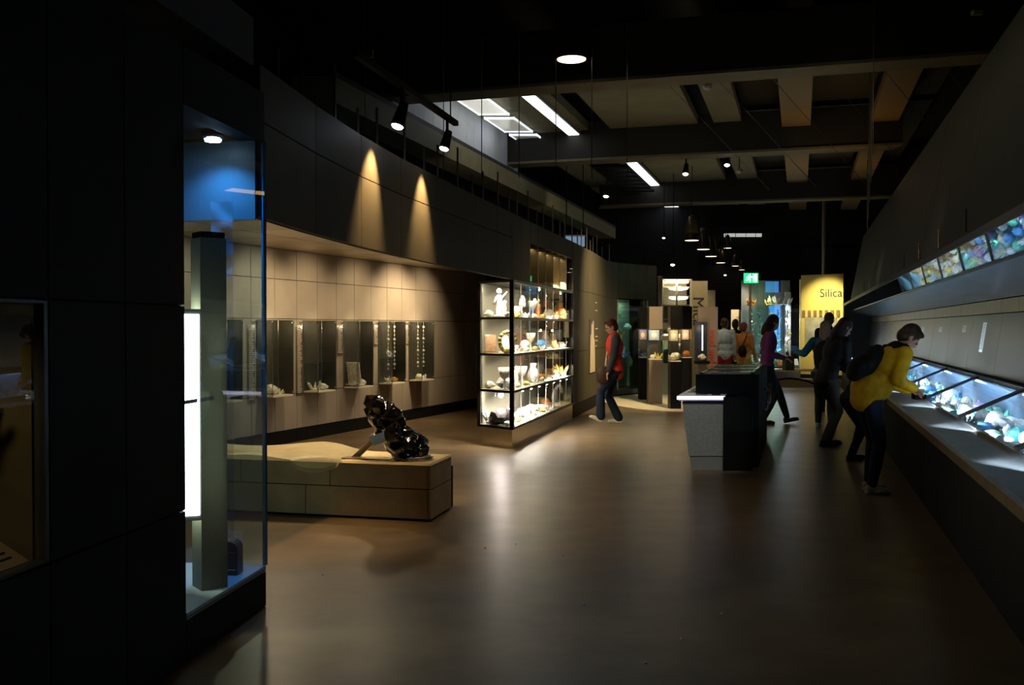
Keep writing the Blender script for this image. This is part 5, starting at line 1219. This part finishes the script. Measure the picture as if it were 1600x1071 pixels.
    # shoes
    for hj, kn, ank, tp_ in legj:
        q = MB(); rt = Matrix.Rotation(heading, 3, 'Z') @ Matrix.Rotation(R(-tp_), 3, 'Y'); rl = Matrix.Rotation(R(-tp_), 3, 'Y')
        q.ell(P(ank + rl @ Vector((-.015, 0, -.035))), (S(.055), S(.042), S(.05)), rt); q.ell(P(ank + rl @ Vector((.085, 0, -.052))), (S(.10), S(.045), S(.033)), rt)
        q.box(P(ank + rl @ Vector((.055, 0, -.073))), (S(.24), S(.075), S(.022)), rot=rt)
        REMESH.append((q.build('shoe', shoes, t), .009, True))
    # hair
    q = MB()
    q.ell(P(hc + rh_l @ Vector((-.018, 0, .035))), (S(.103), S(.088), S(.11)), roth); q.ell(P(hc + rh_l @ Vector((-.045, 0, -.015))), (S(.075), S(.083), S(.085)), roth)
    if hair == 'short':
        q.ell(P(hc + rh_l @ Vector((.045, 0, .095))), (S(.055), S(.06), S(.03)), roth)
    if hair == 'long':
        for sgn in sides: q.ell(P(hc + rh_l @ Vector((-.02, .06 * sgn, -.08))), (S(.06), S(.035), S(.12)), roth)
        q.ell(P(hc + rh_l @ Vector((-.07, 0, -.1))), (S(.055), S(.085), S(.15)), roth); q.ell(P(hc + Vector((-.07, 0, -.22))), (S(.05), S(.08), S(.10)))
    REMESH.append((q.build('hair', hairm, t), .01, True))
    return dict(P=P, hc=hc, nk=nk, sh=sh, ch=ch, hp=hp, wst=wst, arm=armj, k=k, up=upv, fwd=fwd, rotb=rotb, H=heading)
CL = lambda n, c, r=.75: mat('cloth ' + n, c, r, var=.18, scale=14, bump=.25, bscale=9)
HB = mat('dark brown hair', (.035, .018, .012), .45, var=.3, scale=30, stretch=(1, 1, .2)); HR = mat('red brown hair', (.16, .04, .02), .45, var=.3, scale=30, stretch=(1, 1, .2)); HL = mat('light brown hair', (.2, .13, .08), .5, var=.3, scale=30)

# woman in the red jacket, walking towards the left wall
g = person('woman in a red jacket and blue jeans walking beside the curved wall', (1.63, 15.05), R(185), 1.62, lean=4, feet=((.27, .09, .04, 22), (-.06, -.09, .0, 0)), hands=((.16, .2, .88), (-.1, -.28, .86)), head=(22, 0),
           top=CL('red', (.52, .035, .02)), sleeves=CL('charcoal', (.035, .035, .04)), collar=CL('red', (.52, .035, .02)), legs=CL('blue denim', (.004, .009, .02)), shoes=CL('tan suede', (.5, .42, .3)), hair='short', hairm=mat('auburn hair', (.07, .018, .012), .5, var=.3, scale=30), flare=.03, long_top=.12, bulk=1.12, elbow=(-1, .1, -.2))
P = g['P']
t = empty('shoulder_bag', P((.22, .1, .8)), label='brown shoulder bag with a pale strap on the woman in red', cat='bag')
mb = MB(); mb.ell(P((.22, .13, .80)), (.13, .07, .15)); o = mb.build('bag_body', CL('brown leather', (.045, .022, .014), .5), t, True)
MB().tube([P((.2, .14, .92)), P((.17, .06, 1.08)), P((.13, -.02, 1.25)), P((.03, -.1, 1.44)), P((-.1, -.02, 1.3))], .014, 6).build('strap', CL('pale strap', (.55, .42, .28)), t, True)
# woman in purple walking to the right
g = person('woman in a purple sweater and black skirt walking past the counter', (3.98, 15.0), R(-5), 1.68, lean=5, feet=((.34, .08, .0, 12), (-.06, -.08, .0, 0)), hands=((.22, .16, 1.08), (.24, -.12, 1.05)), head=(28, 10),
           top=CL('purple', (.14, .03, .13)), collar=CL('orange scarf', (.40, .13, .02)), legs=CL('black tights', (.012, .012, .016)), shoes=CL('black leather', (.01, .01, .01), .4), hair='long', hairm=HB, long_top=.05, skirt=None, bulk=1.0)
P = g['P']
t = empty('handbag', P((.34, 0, .95)), label='dark patterned bag held before her by the woman in purple', cat='bag')
MB().box(P((.34, .02, .96)), (.13, .2, .22)).build('bag_body', mat('dark patterned fabric', (.05, .05, .03), .6, var=.8, scale=12), t); MB().tube([P((.34, -.05, 1.06)), P((.32, -.05, 1.13)), P((.32, .08, 1.13)), P((.34, .08, 1.06))], .01, 6).build('strap', M_black, t)
t = empty('tied_jacket', P((0, 0, .6)), label='dark jacket hanging from the hips of the woman in purple', cat='jacket')
mb = MB(); mb.ell(P((-.02, -.12, .68)), (.12, .09, .24)); mb.ell(P((.02, -.1, .56)), (.10, .07, .12)); mb.ell(P((-.08, -.08, .82)), (.09, .1, .1)); o = mb.build('jacket_cloth', CL('black', (.007, .007, .008)), t); REMESH.append((o, .013, True))
# man in yellow leaning over the table
g = person('person in a yellow jacket bending over the lit display table', (3.27, 8.75), R(4), 1.60, lean=35, hip=(-.03, .95), feet=((.04, .11, .0, 0), (-.03, -.11, .0, 0)), hands=((.40, .06, .99), (.36, -.14, 1.02)), head=(48, -6), hem=True,
           top=CL('yellow', (.78, .45, .012), .55), legs=CL('dark denim', (.008, .013, .025)), shoes=CL('pale grey', (.42, .42, .36)), hair='short', hairm=HB, bulk=1.14, long_top=.10, elbow=(-.8, .5, -.6), collar=CL('black', (.007, .007, .008)))
P = g['P']
bk_c = g['ch'] - g['fwd'] * .17 - g['up'] * .10
t = empty('backpack', P(bk_c), label='black backpack on the back of the person in yellow', cat='backpack')
mb = MB(); mb.ell(P(bk_c), (.085, .14, .20), g['rotb']); mb.ell(P(bk_c - g['up'] * .1 - g['fwd'] * .05), (.09, .14, .14), g['rotb']); o = mb.build('pack_body', CL('black', (.007, .007, .008)), t); REMESH.append((o, .013, True))
for sgn in (1, -1): MB().tube([P(g['sh'] + Vector((0, .1 * sgn, 0)) - g['fwd'] * .1), P(g['sh'] + Vector((0, .11 * sgn, 0)) + g['up'] * .085), P(g['sh'] + Vector((0, .12 * sgn, 0)) + g['fwd'] * .105), P(g['ch'] + Vector((0, .15 * sgn, 0)) + g['fwd'] * .1)], .018, 6).build('strap', CL('black', (.007, .007, .008)), t, True)
cmc = P((.49, .04, .93)); t = empty('hand_camera', cmc, label='small black camera held in the hand of the person in yellow', cat='camera')
MB().box(cmc, (.07, .1, .06)).build('camera_body', M_black, t); MB().cyl(cmc + Vector((.03, 0, 0)), cmc + Vector((.075, 0, -.01)), .024).build('lens', M_blacksteel, t)
# woman in black with long hair at the table
g = person('woman with long dark hair in a black jacket and grey trousers at the table', (4.04, 12.2), R(12), 1.66, lean=20, hip=(-.05, .9), feet=((.05, .09, .0, 0), (-.12, -.09, .0, 0)), hands=((.38, .14, .95), (.34, -.16, .92)), head=(34, 0),
           top=CL('black jacket', (.006, .006, .007), .6), legs=CL('grey trousers', (.10, .095, .085)), shoes=CL('black leather', (.01, .01, .01), .4), hair='long', hairm=HB, bulk=1.1, long_top=.12)
# red-haired child
g = person('red-haired child in dark clothes peering into the table behind the yellow jacket', (3.88, 10.9), R(8), 1.33, lean=30, hip=(-.06, .89), feet=((.05, .08, .0, 0), (-.08, -.08, .0, 0)), hands=((.36, .14, .92), (.34, -.14, .92)), head=(35, 0),
           top=CL('dark navy', (.012, .014, .022)), legs=CL('dark denim', (.008, .013, .025)), shoes=CL('black leather', (.01, .01, .01), .4), hair='short', hairm=HR, bulk=1.05)
# visitor in blue
g = person('visitor with light brown hair in a bright blue and grey top reaching left', (4.66, 14.3), R(70), 1.58, lean=6, feet=((.06, .1, .0, 0), (-.06, -.1, .0, 0)), hands=((.12, .42, 1.22), (.25, -.12, 1.0)), head=(8, 10),
           top=CL('grey blue', (.06, .12, .2)), sleeves=CL('bright blue', (.015, .16, .26)), legs=CL('black', (.007, .007, .008)), shoes=CL('teal canvas', (.10, .2, .24)), hair='long', hairm=HL, bulk=1.05, elbow=(-.2, .6, -.6))
P = g['P']; bc = g['ch'] - g['fwd'] * .2 - Vector((0, 0, .12))
t = empty('backpack', P(bc), label='black backpack on the visitor in blue', cat='backpack')
mb = MB(); mb.ell(P(bc), (.12, .16, .24), g['rotb']); mb.ell(P(bc - Vector((.03, 0, .1))), (.11, .15, .15), g['rotb']); o = mb.build('pack_body', CL('black', (.007, .007, .008)), t); REMESH.append((o, .013, True))
# person in black further back
g = person('dark-haired person in a black top standing before the yellow panel', (5.65, 17.1), R(80), 1.74, feet=((.04, .1, .0, 0), (-.04, -.1, .0, 0)), hands=((.2, .2, 1.1), (.2, -.2, 1.1)), head=(10, -10),
           top=CL('black', (.007, .007, .008)), legs=CL('dark denim', (.008, .013, .025)), shoes=CL('black leather', (.01, .01, .01), .4), hair='short', hairm=HB, bulk=1.08)
# three visitors far back
g = person('person in a pale blue shirt and red trousers seen from behind', (px(1132, 22), 22, ), R(95), 1.70, feet=((.04, .1, .0, 0), (-.04, -.1, .0, 0)), hands=((.12, .25, .95), (.05, -.26, .86)), head=(0, 0),
           top=CL('pale blue', (.42, .50, .56)), legs=CL('crimson', (.36, .02, .03)), shoes=CL('black leather', (.01, .01, .01), .4), hair='short', hairm=HB, bulk=1.15, long_top=.05)
g = person('person in dark clothes between the red and the yellow trousers', (px(1149, 23.4), 23.4), R(70), 1.68, feet=((.04, .1, .0, 0), (-.04, -.1, .0, 0)), hands=((.12, .25, .85), (.1, -.26, .85)), head=(0, 0),
           top=CL('dark navy', (.012, .014, .022)), legs=CL('black', (.007, .007, .008)), shoes=CL('black leather', (.01, .01, .01), .4), hair='short', hairm=HB)
g = person('person in an orange jacket and mustard trousers before the far showcase', (px(1162, 22), 22), R(60), 1.60, feet=((.04, .1, .0, 0), (-.04, -.1, .0, 0)), hands=((.2, .2, 1.1), (.14, -.24, .9)), head=(5, 0),
           top=CL('orange', (.50, .20, .05)), legs=CL('mustard', (.50, .34, .06)), shoes=CL('brown leather', (.09, .045, .025), .5), hair='short', hairm=HR)
P = g['P']; bc = g['wst'] - Vector((.17, .02, .02))
t = empty('handbag', P(bc), label='dark bag on the hip of the person in orange', cat='bag')
MB().ell(P(bc), (.10, .1, .14)).build('bag_body', CL('black', (.007, .007, .008)), t, True); MB().tube([P(bc + Vector((0, 0, .13))), P(g['sh'] + Vector((-.1, -.1, .0))), P(g['sh'] + Vector((.02, -.1, .07)))], .01, 6).build('strap', M_black, t)
spot((5.2, 20.3, 4), (5.2, 22.2, 1.2), 40, WARM2, 34, .9)

# ------------------------------------------------------------------ merge the body surfaces
for ob, vox, sm in REMESH:
    md = ob.modifiers.new('skin_surface', 'REMESH'); md.mode = 'VOXEL'; md.voxel_size = vox; md.use_smooth_shade = sm
    if sm: s_ = ob.modifiers.new('soften', 'SMOOTH'); s_.factor = .5; s_.iterations = 4
dg = bpy.context.evaluated_depsgraph_get(); dg.update()
new = []
for ob, vox, sm in REMESH: new.append(bpy.data.meshes.new_from_object(ob.evaluated_get(dg)))
for (ob, vox, sm), me in zip(REMESH, new): ob.modifiers.clear(); ob.data = me
